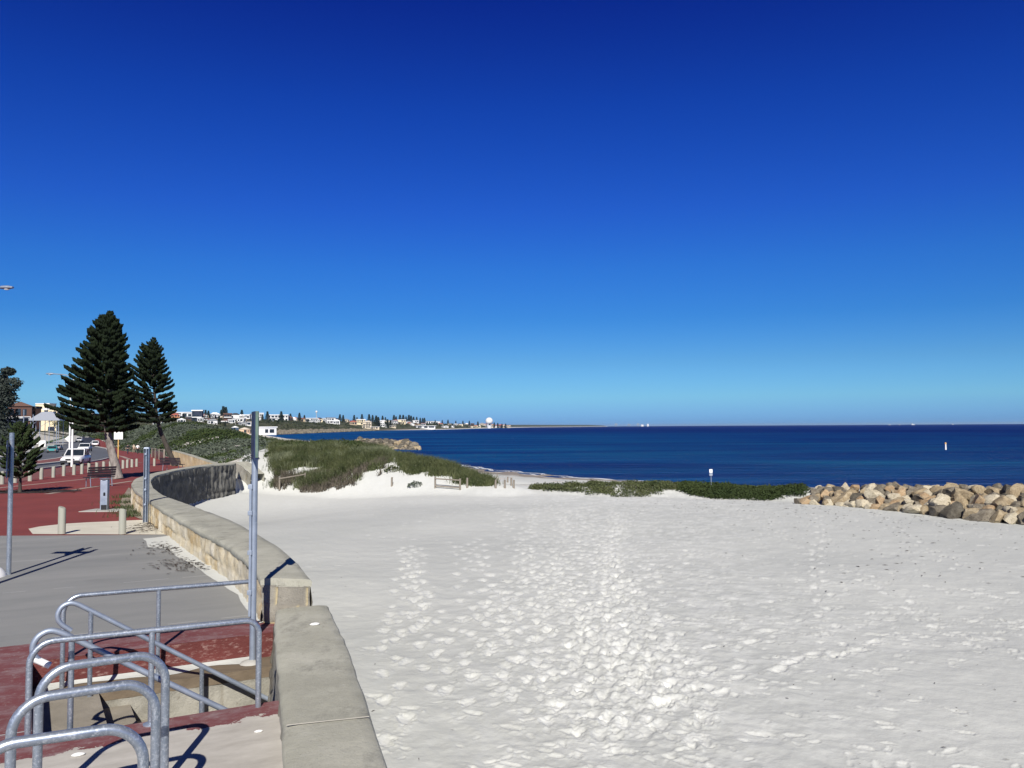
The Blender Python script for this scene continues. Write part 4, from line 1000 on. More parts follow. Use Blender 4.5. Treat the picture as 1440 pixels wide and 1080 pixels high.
def bushes(C, rad, nl, R, ls=.3, sq=.75):
    n = len(C); rad = np.broadcast_to(rad, (n,)); u = R.normal(0, 1, (n, nl, 3)); u /= np.linalg.norm(u, axis=2)[:, :, None]; u[..., 2] = np.abs(u[..., 2]) * sq
    q = R.uniform(.55, 1.0, (n, nl)) ** .6
    lump = 1 + .3 * vnoise(u[..., 0] * 2.2 + C[:, None, 0], u[..., 1] * 2.2 + C[:, None, 1], u[..., 2] * 2.2)
    P = C[:, None] + u * (q * lump * rad[:, None])[..., None]
    return cards(P.reshape(-1, 3), np.repeat(rad * ls, nl) * R.uniform(.7, 1.3, n * nl), R)
P, f = patch([(392, 640), (420, 636), (450, 634), (480, 634), (508, 640)], [6, 9, 9, 9, 6], 210, R); P[:, 2] += .05
vegobj('dune_scrub', [bushes(P, R.uniform(.4, .85, len(P)), 130, R, .20)], MT['scrubd'], 'dark green low shrubs along the crest of the big dune')
toe3 = [(750, 690), (785, 693), (830, 696), (880, 699), (925, 698), (958, 692)]
P, f = patch(toe3, [3.5, 5, 5, 5, 4, 3], 620, R, .8); P = keep(P, f, .8, -.05, R, .3, .9)
vegobj('dune_scrub', [bushes(P, R.uniform(.16, .42, len(P)), 90, R, .24, .8)], MT['dune'], 'thin low scrub on the bare sand dune left of the sign')
toe4 = [(958, 693), (985, 698), (1010, 702), (1045, 704), (1085, 704), (1128, 703)]
P, f = patch(toe4, [2.5, 3.5, 3.8, 3.8, 3.5, 3], 620, R, .9); P = keep(P, f, .9, -.5, R, .25, .5)
vegobj('dune_scrub', [bushes(P, R.uniform(.22, .48, len(P)), 110, R, .22, .85)], MT['scrubd'], 'dense dark green scrub between the small sign and the rocks')
for (px, py, r, m, lab) in [(485, 630, .9, 'scrubg', 'round grey green bush on the dune crest before the sea'), (551, 662, .45, 'dune', 'small tuft bush behind the lone dune post'), (583, 683, .4, 'scrubg', 'small sprawling bush on white sand left of the rail'),
                            (352, 648, .55, 'scrubg', 'small grey bush on the white sand beside the tall post'), (383, 641, .6, 'scrubd', 'dark low bush on the white sand path'), (405, 645, .5, 'scrubd', 'dark bush at the sandy edge of the big dune')]:
    c = hit(px, py, 30, 120); o = vegobj('bush', [bushes(c[None, :] * 0, np.array([r]), 420, R, .2)], MT[m], lab, 'bush', None); del_ = o.pop('kind', None) if 'kind' in o else None; o.location = tuple(c + np.array([0, 0, -.05]))

def hill_scrub():
    R = np.random.default_rng(5); n = 26000
    t = R.uniform(0, 1, n) ** .75; rp = np.array(RIDGE); L = np.concatenate([[0], np.cumsum(np.linalg.norm(np.diff(rp[:, :2], axis=0), axis=1))])
    k0 = L[5] / L[-1]; q = (k0 + (1 - k0) * t) * L[-1]
    c = np.stack([np.interp(q, L, rp[:, k]) for k in range(4)], 1); a = R.uniform(0, 2 * math.pi, n); rr = np.sqrt(R.uniform(0, 1, n)) * c[:, 3] * 1.05
    x, y = c[:, 0] + rr * np.cos(a), c[:, 1] + rr * np.sin(a); db, sb, _ = polyd(x, y, BOUND); ds, ss, _ = polyd(x, y, COAST)
    bl = sstep(.25, .5, fbm(x * .06, y * .05, None, 3))
    ok = (db * sb < -1.2) & (ds * ss > 22) & (R.uniform(0, 1, n) > bl * .93) & (y > 62) & (y < 440)
    px = 720 + F * x / y
    ok &= ~((px > 352) & (px < 402) & (y < 78))
    x, y = x[ok], y[ok]; z = Z(x, y); rad = np.interp(y, [60, 150, 330], [.55, .95, 1.5]) * R.uniform(.6, 1.35, len(x))
    P = np.stack([x, y, z - .1], 1); g = fbm(x * .045 + 7, y * .045, None, 3) + R.normal(0, .12, len(x)) > .14
    vegobj('coastal_scrub', [bushes(P[~g], rad[~g], 34, R, .36)], MT['scrubd'], 'dark green scrub covering the hill behind the sea wall')
    vegobj('coastal_scrub', [bushes(P[g], rad[g], 34, R, .36)], MT['scrubg'], 'grey green scrub in drifts on the hill behind the sea wall')
hill_scrub()

def bluff_scrub():
    R = np.random.default_rng(6); n = 9000
    y = np.exp(R.uniform(math.log(430), math.log(4200), n)); cs = np.array(COAST); cx = np.interp(y, cs[1:, 1], cs[1:, 0]); s = R.uniform(22, 420, n) ** 1.0
    x = cx - s; ok = (fbm(x * .02, y * .012, None, 3) > -.15) & ((s > 40) | (y > 900)); x, y, s = x[ok], y[ok], s[ok]
    rad = np.interp(y, [430, 1500, 4000], [1.6, 2.6, 5]) * R.uniform(.6, 1.5, len(x))
    vegobj('coastal_scrub', [bushes(np.stack([x, y, Z(x, y)], 1), rad, 16, R, .6)], MT['scrubf'], 'far scrub and trees on the bluff below the houses')
bluff_scrub()

def far_trees():
    R = np.random.default_rng(16); n = 700; y = np.exp(R.uniform(math.log(560), math.log(3600), n)); cs = np.array(COAST); cx = np.interp(y, cs[1:, 1], cs[1:, 0])
    x = cx - R.uniform(70, 420, n); rad = np.interp(y, [560, 1500, 3600], [2.2, 3.2, 6]) * R.uniform(.6, 1.3, n)
    vegobj('far_trees', [bushes(np.stack([x, y, Z(x, y) + rad * .2], 1), rad, 26, R, .42, 1.1)], MT['farpine'], 'dark garden trees between the houses of the far shore')
far_trees()

def bits(name, pts, n, spread, size, mat, label, R, z=None):  # flat curled scraps lying on the ground
    A = np.array(pts); P = A[R.integers(0, len(A), n)] + np.concatenate([R.normal(0, 1, (n, 2)) * np.array(spread), np.zeros((n, 1))], 1)
    P[:, 2] = (Z(P[:, 0], P[:, 1]) if z is None else z) + .015
    a = R.uniform(0, math.pi, n); l = size * R.uniform(.4, 1.6, n); d = np.stack([np.cos(a), np.sin(a), 0 * a], 1) * l[:, None]; w = np.stack([-np.sin(a), np.cos(a), 0 * a], 1) * (l * R.uniform(.12, .3, n))[:, None]
    up = np.array([0, 0, 1.0]) * (size * .15)
    V = np.stack([P - d, P - w + up, P + d, P + w + up * .5], 1).reshape(-1, 3); i = np.arange(n)[:, None] * 4
    return vegobj(name, [(V, np.concatenate([i, i + 1, i + 2, i + 3], 1))], mat, label)
R = np.random.default_rng(31)
bits('dry_seaweed', [az(px, py, 0) for px, py in [(236, 766), (242, 770), (250, 775), (255, 790), (262, 795), (268, 800), (238, 772)]], 420, (.22, .28), .05, MT['litter'], 'brown dried seaweed scraps on the concrete path by the wall', R, .004)
bits('dry_seaweed', [az(px, py, 0) for px, py in [(215, 738), (208, 742), (222, 744)]], 260, (.25, .5), .06, MT['litter'], 'brown scraps blown against the square steel post', R, .01)
bits('dry_seaweed', [az(px, py, -1.15) for px, py in [(985, 709), (1010, 707), (1030, 712), (1120, 722), (1180, 716), (1240, 730), (1260, 736), (1300, 750), (1350, 726), (1400, 734), (1430, 740), (1250, 760), (1330, 775), (1150, 745), (1240, 800), (1380, 800)]], 380, (2.2, 1.5), .06, MT['litter'], 'dark seaweed strewn on the sand before the rocks', R)
bits('dry_seaweed', [az(px, py, -1.15) for px, py in [(1250, 980), (1200, 960), (1350, 960), (1340, 1000), (900, 880), (540, 950), (660, 770), (760, 800), (1100, 900), (560, 830), (545, 1000), (1300, 1060), (700, 1040)]], 110, (1.3, 1.3), .026, MT['litter'], 'small dark scraps scattered over the open beach', R)
bits('leaf_litter', [hc(34, 691.5)], 260, (1.2, .6), .10, MT['litter'], 'dead leaves under the small pine', R, float(hc(34, 691.5)[2]) + .02)
W_ = [hc(px, py) for px, py in [(178, 700), (172, 708), (176, 716), (183, 722), (186, 726)]]
A = np.array(W_)[R.integers(0, 5, 900)] + np.concatenate([R.normal(0, .28, (900, 2)), np.zeros((900, 1))], 1)
vegobj('weeds', [blades(A, .16, .02, R, .8)], MT['weed'], 'straggly weeds along the foot of the curved wall')

def kerb_sand():                           # sand caught at the foot of the red riser
    ss = np.linspace(PIT_L + .1, .1, 60); rows = []
    for q in ss:
        w = .05 + .09 * (1 + vnoise(np.array([q * 2.3]), np.array([4.]))[0]); rows.append([st(q, .03 + w * f, zl + .028 * (1 - f) ** 1.5 + .003) for f in np.linspace(0, 1, 4)])
    P = np.array(rows); me = grid_np('sand_drift', P[..., 0], P[..., 1], P[..., 2])
    if me.polygons[0].normal.z < 0: me.flip_normals()
    attr(me, 'loose', np.full(P.shape[:2], .1)); attr(me, 'wet', np.zeros(P.shape[:2])); o = link('sand_drift', me, MT['sand'], None, True); o['kind'] = 'stuff'; o['label'] = 'sand caught along the foot of the red riser'
kerb_sand()

def drift():                               # sand blown against the foot of the wall
    S = lb_far[:36]; n = len(S); rows = []
    for i in range(n):
        t = S[min(i + 1, n - 1)] - S[max(i - 1, 0)]; t = t / np.linalg.norm(t); nn = np.array([-t[1], t[0]]); w = .06 + .11 * (1 + vnoise(np.array([i * .55]), np.array([2.]))[0]) + .16 * math.exp(-((i - 18) / 7) ** 2)
        if S[i][1] > 17.5: w += .25
        rows.append([(S[i][0] + nn[0] * w * f - nn[0] * .05, S[i][1] + nn[1] * w * f - nn[1] * .05, .035 * (1 - f) ** 1.5 + .003) for f in np.linspace(0, 1, 6)])
    P = np.array(rows); P[..., 0] += .03 * vnoise(P[..., 0] * 9, P[..., 1] * 9); me = grid_np('sand_drift', P[..., 0], P[..., 1], P[..., 2])
    if me.polygons[0].normal.z < 0: me.flip_normals()
    attr(me, 'loose', np.full(P.shape[:2], .2)); attr(me, 'wet', np.zeros(P.shape[:2]))
    o = link('sand_drift', me, MT['sand'], None, True); o['kind'] = 'stuff'; o['label'] = 'thin drift of sand along the foot of the curved wall'
lb_far = [np.array([p[0], p[1]]) for p in Lf if p[1] < 19.3]
drift()

# ------------------------------------------------------------------ dune posts and fences
def rail_fence(A, B_, h, lab, mid=True):
    A, B_ = np.array(A), np.array(B_); o = empty('dune_fence', A, 0, lab, 'fence'); D = B_ - A
    for p in ((0, 0, 0), tuple(D)):
        b = MB(); b.tube([(p[0], p[1], p[2] - .2), (p[0], p[1], p[2] + h)], [.055, .05], 9); b.build('post', MT['postwood'], o, True)
    for zz in ((h - .09,) + ((.12,) if mid else ())):
        b = MB(); b.tube([(0, -.05, zz), (D[0], D[1] - .05, D[2] + zz)], .035, 8); b.build('rail', MT['postwood'], o, True)
def sp(px, py, h_px, lab, cat='post', grp=None):
    P = hit(px, py, 30, 120); b = MB(); h = h_px / F * P[1]; b.tube([(0, 0, -.2), (0, 0, h * .6), (.01, 0, h)], [.06, .056, .052], 9)
    o = b.build('timber_post', MT['postwood'], None, True); o.location = tuple(P); tag(o, lab, cat, grp)
sp(551, 684, 12.5, 'lone timber post in the white sand before the dune')
sp(657, 686, 14, 'timber post standing just right of the timber rail')
G = 'timber posts lining the sandy beach path'
for px, py, h, lab in [(697, 686.5, 12, 'path post at the left foot of the grassy dune'), (710, 686.5, 11.5, 'second path post from the grassy dune'), (714, 679, 8.5, 'small farther path post, third from the grassy dune'), (719, 683, 11, 'fourth path post from the grassy dune'), (722.5, 686.5, 11.5, 'path post farthest from the grassy dune'), (699, 671, 5, 'tiny far post on the beach path')]:
    sp(px, py, h, lab, 'post', G)
A_, B_ = hit(612, 686.5, 30, 120), hit(647, 689, 30, 120); rail_fence(A_, B_, .60, 'short timber rail fence at the foot of the lower dune')
A_, B_ = hit(393, 690, 30, 120), hit(429, 684, 30, 120); rail_fence(A_, B_, .80, 'grey timber rail fence half buried in the big dune grass', False)
A_, B_ = hit(316, 650, 40, 120), hit(388, 647, 40, 120); rail_fence(A_, B_, .35, 'low rail crossing the white sand track behind the sea wall', False)
P = hit(1000, 689, 30, 120); d = P[1]; o = empty('small_sign', P, .0, 'small two plate sign on a thin pole in the dune scrub', 'sign'); h = 29 / F * d
b = MB(); b.tube([(.02, 0, -.1), (0, 0, h)], .022, 8); b.build('pole', MT['steel'], o, True)
b = MB(); b.box((0, -.03, h - .10), (.17, .012, .19)); b.build('sign_plate', MT['signwhite'], o, False, .004)
b = MB(); b.box((0, -.03, h - .29), (.17, .012, .13)); b.build('sign_plate', MT['steel'], o, False, .004)
# marker out at sea
P = az(1330, 632.5, -3.2); d = P[1]; o = empty('sea_marker', P, 0, 'pale channel marker pole standing in the sea', 'marker'); h = 10.5 / F * d
b = MB(); b.lathe((0, 0, -1), [(.17, 0), (.17, 1.0), (.14, 1 + h * .75), (.14, 1 + h * .78)], 12); b.build('pole', MT['signwhite'], o, True)
b = MB(); b.lathe((0, 0, h * .78), [(.20, 0), (.20, .2), (.05, .34)], 12); b.build('top_mark', MT['yellow'], o, True)

# ------------------------------------------------------------------ boulders
def rock_mesh(seed, sub=3):
    R = np.random.default_rng(seed); bm = bmesh.new(); bmesh.ops.create_icosphere(bm, subdivisions=sub, radius=1.0)
    V = np.array([v.co[:] for v in bm.verts]); q = R.normal(0, 1, (16, 3)); q /= np.linalg.norm(q, axis=1)[:, None]; dd = R.uniform(.45, .85, 16)
    for k in range(16):
        pr_ = V @ q[k]; ex = np.maximum(pr_ - dd[k], 0); V = V - q[k] * (ex * .98)[:, None]
    V *= (1 + .10 * fbm(V[:, 0] * 1.8 + seed, V[:, 1] * 1.8, V[:, 2] * 1.8, 4))[:, None]
    V /= np.abs(V).max(axis=0)[None, :]
    for v, c in zip(bm.verts, V): v.co = c
    me = bpy.data.meshes.new('boulder'); bm.to_mesh(me); bm.free(); me.polygons.foreach_set('use_smooth', np.ones(len(me.polygons), bool)); me.set_sharp_from_angle(angle=math.radians(17))
    me.materials.append(MT['rocktan']); return me
ROCKS = [rock_mesh(s) for s in range(9)]
CNAME = {'rocktan': 'tan', 'rockgrey': 'grey', 'rockorange': 'orange', 'rockpale': 'pale', 'rockdark': 'dark'}

def groyne(line, slope, rows, name, grp, where, R, cols, smin, smax, dens):
    L = np.array(line, float); seg = np.concatenate([[0], np.cumsum(np.linalg.norm(np.diff(L[:, :2], axis=0), axis=1))]); items = []
    for ri, (off, dz, rn) in enumerate(rows):
        q = R.uniform(0, .4)
        while q < seg[-1]:
            c = np.array([np.interp(q, seg, L[:, k]) for k in range(4)]); t = np.array([np.interp(q + .5, seg, L[:, k]) - np.interp(q - .5, seg, L[:, k]) for k in (0, 1)]); t /= max(np.linalg.norm(t), 1e-6); nn = np.array([-t[1], t[0]]) * slope
            sc_ = c[3]; s = R.uniform(smin, smax) * (R.uniform(1.1, 1.4) if R.uniform() < .14 else 1) * (.55 + .45 * sc_)
            items.append((ri, rn, c[0] + nn[0] * off * sc_ + R.normal(0, .10), c[1] + nn[1] * off * sc_ + R.normal(0, .10), c[2] + dz * sc_ * R.uniform(.9, 1.1), s)); q += s * dens
    objs = []
    for k, (ri, rn, x, y, z, s) in enumerate(items):
        o = bpy.data.objects.new('boulder', ROCKS[int(R.integers(0, len(ROCKS)))]); COL.objects.link(o)
        o.location = (x, y, z); o.scale = (s * R.uniform(.8, 1.25) * .5, s * R.uniform(.75, 1.1) * .5, s * R.uniform(.6, .9) * .5); o.rotation_euler = (R.normal(0, .35), R.normal(0, .35), R.uniform(0, 6.28))
        m = cols[int(R.integers(0, len(cols)))]; o.material_slots[0].link = 'OBJECT'; o.material_slots[0].material = MT[m]
        objs.append((rn, x / y, o, m, s))
    for rn in {r[2] for r in rows}:
        rr = sorted([q for q in objs if q[0] == rn], key=lambda q: q[1])
        for i, (_, _, o, m, s) in enumerate(rr):
            big = 'big' if s > smax * .95 else ('small' if s < smin * 1.2 else 'medium')
            tag(o, f'{big} {CNAME[m]} boulder, {nth(i + 1)} from the left in the {rn} row of {where}', 'boulder', grp)
R = np.random.default_rng(77)
gl = [(12.9, 39.0, -1.15, .62), (14.2, 37.6, -1.15, .8), (15.6, 35.4, -1.15, 1.0), (17.2, 32.4, -1.15, 1.15), (18.6, 29.6, -1.15, 1.2), (19.6, 28.2, -1.15, 1.2)]
groyne(gl, 1, [(0, .10, 'bottom'), (.45, .27, 'second'), (.95, .44, 'third'), (1.45, .60, 'fourth'), (2.0, .74, 'top'), (2.7, .76, 'back')], 'boulder', 'boulders of the near rock wall', 'the near rock wall', R, ['rocktan', 'rocktan', 'rockgrey', 'rockgrey', 'rockorange', 'rockpale', 'rockpale', 'rocktan', 'rockgrey', 'rockdark'], .48, .84, .52)
gx = [(-48, 254, -2.4, .6), (-41, 241, -3.0, .75), (-34.5, 230, -3.4, .9), (-29, 219, -3.5, .9), (-24.2, 211, -3.5, .35)]
groyne(gx, 1, [(0, .3, 'bottom'), (1.2, .95, 'second'), (2.5, 1.6, 'third'), (3.8, 2.05, 'top')], 'boulder', 'boulders of the far groyne', 'the far groyne', R, ['rockdark', 'rockdark', 'rockgrey', 'rockdark', 'rocktan', 'rockgrey'], 1.4, 2.5, .92)
def shore_rocks():
    R = np.random.default_rng(9); n = 900; y = np.exp(R.uniform(math.log(720), math.log(1500), n)); cs = np.array(COAST); x = np.interp(y, cs[1:, 1], cs[1:, 0]) - R.uniform(1, 22, n); z = Z(x, y)
    bm = bmesh.new(); bmesh.ops.create_icosphere(bm, subdivisions=1, radius=1); V0 = np.array([v.co[:] for v in bm.verts]); F0 = np.array([[v.index for v in f.verts] for f in bm.faces]); bm.free()
    s = R.uniform(.9, 2.8, n); V = V0[None] * (s[:, None, None] * R.uniform(.6, 1.2, (n, len(V0), 1))) * np.array([1.2, 1.2, .8]) + np.stack([x, y, z], 1)[:, None]
    me = mesh_np('shore_rocks', V.reshape(-1, 3), (F0[None] + (np.arange(n) * len(V0))[:, None, None]).reshape(-1, 3)); o = link('shore_rocks', me, MT['rockgrey']); tag(o, 'tumbled rocks along the far shore below the houses', None, None, 'stuff')
shore_rocks()

# ------------------------------------------------------------------ trees
def spindles(S, D, L, r):                  # foliage ropes of the pines: four sided, tapering
    n = len(S); D = D / np.linalg.norm(D, axis=1)[:, None]; up = np.tile([0.3, 0.2, 1.0], (n, 1)); a = np.cross(D, up); a /= np.linalg.norm(a, axis=1)[:, None]; b_ = np.cross(D, a)
    L = np.broadcast_to(L, (n,))[:, None]; r = np.broadcast_to(r, (n,))[:, None]
    m = S + D * L * .45; e = S + D * L; e[:, 2] += (L[:, 0] * .12)
    V = np.stack([S, m + a * r, m + b_ * r, m - a * r, m - b_ * r, e], 1).reshape(-1, 3); i = np.arange(n)[:, None] * 6
    Fq = [np.concatenate([i, i + 1 + k, i + 1 + (k + 1) % 4, i + 1 + (k + 1) % 4], 1) for k in range(4)] + [np.concatenate([i + 5, i + 1 + (k + 1) % 4, i + 1 + k, i + 1 + k], 1) for k in range(4)]
    return V, np.concatenate(Fq, 0)

def norfolk(P, H, lean, c0, env, lab, seed, mat='pine', step=.42, nb=7, tr=.24, tuft=.075, tl=.42, per=34, barkmat='bark', up0=-.05, name='norfolk_pine'):
    R = np.random.default_rng(seed); o = empty(name, P, 0, lab, 'tree')
    zz = np.linspace(0, H, 16); cl = np.array([[*lean(z / H), z] for z in zz])
    b = MB(); b.tube([tuple(p) for p in cl], [tr * (1.35 if k == 0 else 1) * (1 - .93 * k / 15) + .01 for k in range(16)], 12)
    S_, D_, L_, r_ = [], [], [], []; z = c0
    while z < H - .12:
        f = (z - c0) / (H - c0); n = nb if f < .85 else 5; ph = R.uniform(0, 6.28); org = np.array([np.interp(z, zz, cl[:, k]) for k in range(3)])
        for k in range(n):
            w = ph + 2 * math.pi * k / n + R.normal(0, .12); rad = env(1 - f, w) * R.uniform(.78, 1.08); el = up0 + .75 * f + R.normal(0, .06)
            if rad < .05: continue
            m = max(4, int(5 * rad)); pts = [org]; d = np.array([math.cos(w) * math.cos(el), math.sin(w) * math.cos(el), math.sin(el)])
            for j in range(m):
                d = d + np.array([0, 0, .09 + .25 * (j / m) ** 2]) * (4.0 / m) * .6; d /= np.linalg.norm(d); pts.append(pts[-1] + d * rad / m)
            pts = np.array(pts); b.tube([tuple(p) for p in pts], [.035 * (1 - .8 * j / m) * (1 + rad * .25) for j in range(m + 1)], 4, cap=False)
            nt = int(per * (.35 + rad * .5)); u = np.concatenate([R.uniform(.22, 1, nt) ** .8, [1, 1, 1]]); q = u * m
            base = np.stack([np.interp(q, np.arange(m + 1), pts[:, c]) for c in range(3)], 1); fw = pts[np.minimum(q.astype(int) + 1, m)] - pts[np.minimum(q.astype(int), m - 1)]; fw /= np.linalg.norm(fw, axis=1)[:, None]
            sd = np.cross(fw, [0, 0, 1.0]); sd /= np.linalg.norm(sd, axis=1)[:, None]; sg = R.choice([-1, 1], len(u))[:, None]
            dv = fw * R.uniform(.5, 1, (len(u), 1)) + sd * sg * R.uniform(.2, 1.0, (len(u), 1)) * (1 - .3 * u[:, None]) + np.array([0, 0, 1.0]) * R.uniform(.0, .55, (len(u), 1))
            S_.append(base); D_.append(dv); L_.append(tl * (.6 + .5 * (1 - u)) * R.uniform(.7, 1.2, len(u)) * min(1, .4 + rad * .5)); r_.append(np.full(len(u), tuft) * R.uniform(.7, 1.2, len(u)) * min(1, .55 + rad * .35))
        z += step * R.uniform(.8, 1.2) * (1 - .45 * f)
    b.build('trunk', MT[barkmat], o, True)
    V, Fq = spindles(np.concatenate(S_), np.concatenate(D_), np.concatenate(L_), np.concatenate(r_))
    c = vegobj('crown', [(V, Fq)], MT[mat], None, None, None); c.parent = o; return o

P = hc(165, 673.5); H = ad(145, 436, P[1])[2] - P[2]; px = P[1] / F
def lean1(f): return (np.interp(f, [0, .06, .14, .24, .34, 1], [0, -2, -8, -15, -18, -19.5]) * px, np.interp(f, [0, 1], [0, .5]))
def env1(t, w):                            # t: 0 at the top
    l = np.interp(t, [0, .05, .12, .21, .24, .29, .45, .6, .75, .9, 1], [.05, .2, .7, 1.15, .8, 1.5, 1.8, 2.3, 2.9, 3.05, 2.4]); r = np.interp(t, [0, .05, .15, .3, .45, .6, .8, 1], [.05, .2, .65, 1.0, 1.1, 1.25, 1.45, 1.45])
    k = .5 - .5 * math.cos(w); return r + (l - r) * k
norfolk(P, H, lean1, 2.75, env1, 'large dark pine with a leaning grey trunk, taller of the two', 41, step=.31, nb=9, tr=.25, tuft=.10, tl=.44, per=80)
P = hc(247, 655.5); H = ad(216.5, 476, P[1])[2] - P[2]; px2 = P[1] / F
def lean2(f): return (np.interp(f, [0, .08, .27, .42, .6, 1], [0, -7, -22, -29, -31.5, -33]) * px2, 0)
def env2(t, w):
    l = np.interp(t, [0, .08, .2, .35, .45, .6, .8, 1], [.06, .45, 1.2, 1.7, 2.6, 2.8, 3.0, 3.0]); r = np.interp(t, [0, .08, .2, .35, .5, .65, .8, .93, 1], [.05, .3, .8, 1.0, 1.25, 1.4, 1.55, 1.7, 1.4])
    k = .5 - .5 * math.cos(w); return r + (l - r) * k
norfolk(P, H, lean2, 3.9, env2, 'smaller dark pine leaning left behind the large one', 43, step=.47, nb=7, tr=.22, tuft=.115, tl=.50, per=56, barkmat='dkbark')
P = hc(28, 692.5); H = ad(26, 598, P[1])[2] - P[2]
norfolk(P, H, lambda f: (-.02 * f, .03 * f), .62, lambda t, w: float(np.interp(t, [0, .2, .5, .8, 1], [.12, .6, .85, .95, .8])), 'small open pine sapling in a bed of dark mulch', 44, 'sapling', .24, 6, .06, .06, .34, 60, 'dkbark', .15, 'pine_sapling')

def leafy(P, H, clumps, nl, ls, lab, mat, seed, tr=.3):
    R = np.random.default_rng(seed); o = empty('leafy_tree', P, 0, lab, 'tree'); b = MB()
    b.tube([(0, 0, -.3), (.1, 0, H * .3), (0, .1, H * .55)], [tr, tr * .8, tr * .5], 9)
    Q = []
    for (x, y, z, r) in clumps:
        b.tube([(.05, 0, H * .3), (x * .5, y * .5, (z + H * .3) * .5), (x, y, z)], [tr * .45, tr * .3, tr * .1], 6)
        u = R.normal(0, 1, (nl, 3)); u /= np.linalg.norm(u, axis=1)[:, None]; q = R.uniform(.35, 1, nl) ** .5
        lump = 1 + .45 * vnoise(u[:, 0] * 2 + x, u[:, 1] * 2 + y, u[:, 2] * 2 + z); Q.append(np.array([x, y, z]) + u * (q * lump * r)[:, None] * np.array([1, 1, .8]))
    b.build('trunk', MT['dkbark'], o, True)
    Q = np.concatenate(Q); c = vegobj('crown', [cards(Q, ls * R.uniform(.6, 1.3, len(Q)), R)], MT[mat]); c.parent = o
    if 'kind' in c: del c['kind']
    return o
P = ad(-6, 600, 176); P[2] = float(Z(P[0], P[1])); H = ad(3, 516, 176)[2] - P[2]
R = np.random.default_rng(3)
leafy(P, H, [(R.normal(0, 1.7) + .3, R.normal(0, 1.8), H * f, 2.3 - 3.2 * max(0, f - .6)) for f in (.2, .26, .32, .35, .42, .46, .5, .55, .6, .63, .66, .7, .76, .8, .86, .91, .95)], 760, .52, 'dusty dark tree at the picture edge above the brown roofed house', 'oak', 50)
for i, (px_, py, d, h, w, lab) in enumerate([(2, 640, 150, 4.2, 2.6, 'low grey green tree behind the sapling at the picture edge'), (22, 626, 235, 4.2, 2.6, 'rounded dark tree before the blue walled kiosk'), (38, 620, 260, 4.0, 2.6, 'rounded dark tree just left of the pavilion posts'), (84, 612, 330, 7, 5.0, 'dark spreading tree right of the pavilion'), (100, 604, 400, 7, 6.0, 'dark tree above the concrete footpath on the hill'), (160, 606, 260, 4.5, 4.0, 'dark tree on the hill behind the yellow signpost')]):
    P = ad(px_, py, d); P[2] = float(Z(P[0], P[1])); Rr = np.random.default_rng(90 + i)
    leafy(P, h, [(Rr.normal(0, w * .45), Rr.normal(0, w * .4), h * Rr.uniform(.4, .85), w * .45) for _ in range(7)], 240, .5, lab, 'oak' if i < 2 else 'scrubd', 60 + i, .2)

# far pines on the skyline: one mesh each
def far_pine_mesh(seed):
    R = np.random.default_rng(seed); S, D = [], []
    for z in np.linspace(.12, .98, 15):
        n = 7; ph = R.uniform(0, 6)
        for k in range(n):
            w = ph + 2 * math.pi * k / n; L = (1 - z) * .34 * R.uniform(.75, 1.1) + .03
            for q in (.1, .45, .75): S.append((math.cos(w) * L * q, math.sin(w) * L * q, z + .03 * q)); D.append((math.cos(w + R.normal(0, .5)), math.sin(w + R.normal(0, .5)), .35))
    V, Fq = spindles(np.array(S), np.array(D), .10, .030); n = len(V)
    tv = [(.02 * math.cos(a), .02 * math.sin(a), z) for z in (0, .95) for a in (0, 2.1, 4.2)]; V = np.concatenate([V, np.array(tv)]); Fq = np.concatenate([Fq, [[n + k, n + (k + 1) % 3, n + 3 + (k + 1) % 3, n + 3 + k] for k in range(3)]])
    o = vegobj('norfolk_pine', [(V, Fq)], MT['farpine']); me = o.data; bpy.data.objects.remove(o); return me
FP = [far_pine_mesh(s) for s in (1, 2, 3)]
PIN = [(314, 572, 580), (317.5, 573, 581), (311, 577, 582), (289, 577, 587), (293, 578, 587), (340, 577, 585), (308, 585, 597), (316.5, 593, 600), (376, 579, 587), (395.5, 579, 586), (408.5, 582, 589), (421, 581, 589), (428, 584, 590), (391, 590, 596), (369, 583, 592), (478, 583, 590), (482.5, 584, 590), (498, 584, 594), (502, 587, 595), (509, 583, 592), (519, 583, 592), (524, 584, 593), (529, 585, 599), (532, 587, 600), (538, 585, 593), (545, 590, 602), (549, 591, 601), (542, 587, 594),
       (554, 584, 592), (557, 586, 592), (562.5, 583, 592), (567, 584, 592), (571, 585, 592), (575, 584, 592), (578, 585, 593), (581.5, 586, 593), (586, 586, 593), (591, 587, 593), (594.5, 588, 594), (597, 587, 594), (612, 591, 596), (622, 591, 597), (630, 590.5, 597), (641, 592, 597), (651, 592, 598), (660, 592, 598), (672, 593, 598), (695, 593, 599), (700, 595, 599), (706, 596, 599.5), (711, 596, 599.5)]
PIN.sort()
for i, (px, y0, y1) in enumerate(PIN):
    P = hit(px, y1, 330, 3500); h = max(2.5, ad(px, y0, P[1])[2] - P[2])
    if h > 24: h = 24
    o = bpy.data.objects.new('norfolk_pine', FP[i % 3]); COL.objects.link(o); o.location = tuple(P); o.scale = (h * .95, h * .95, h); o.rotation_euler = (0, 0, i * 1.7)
    tag(o, f'small dark pine far along the coast, {nth(i + 1)} from the left on that shore', 'tree', 'distant pines among the houses on the far shore')

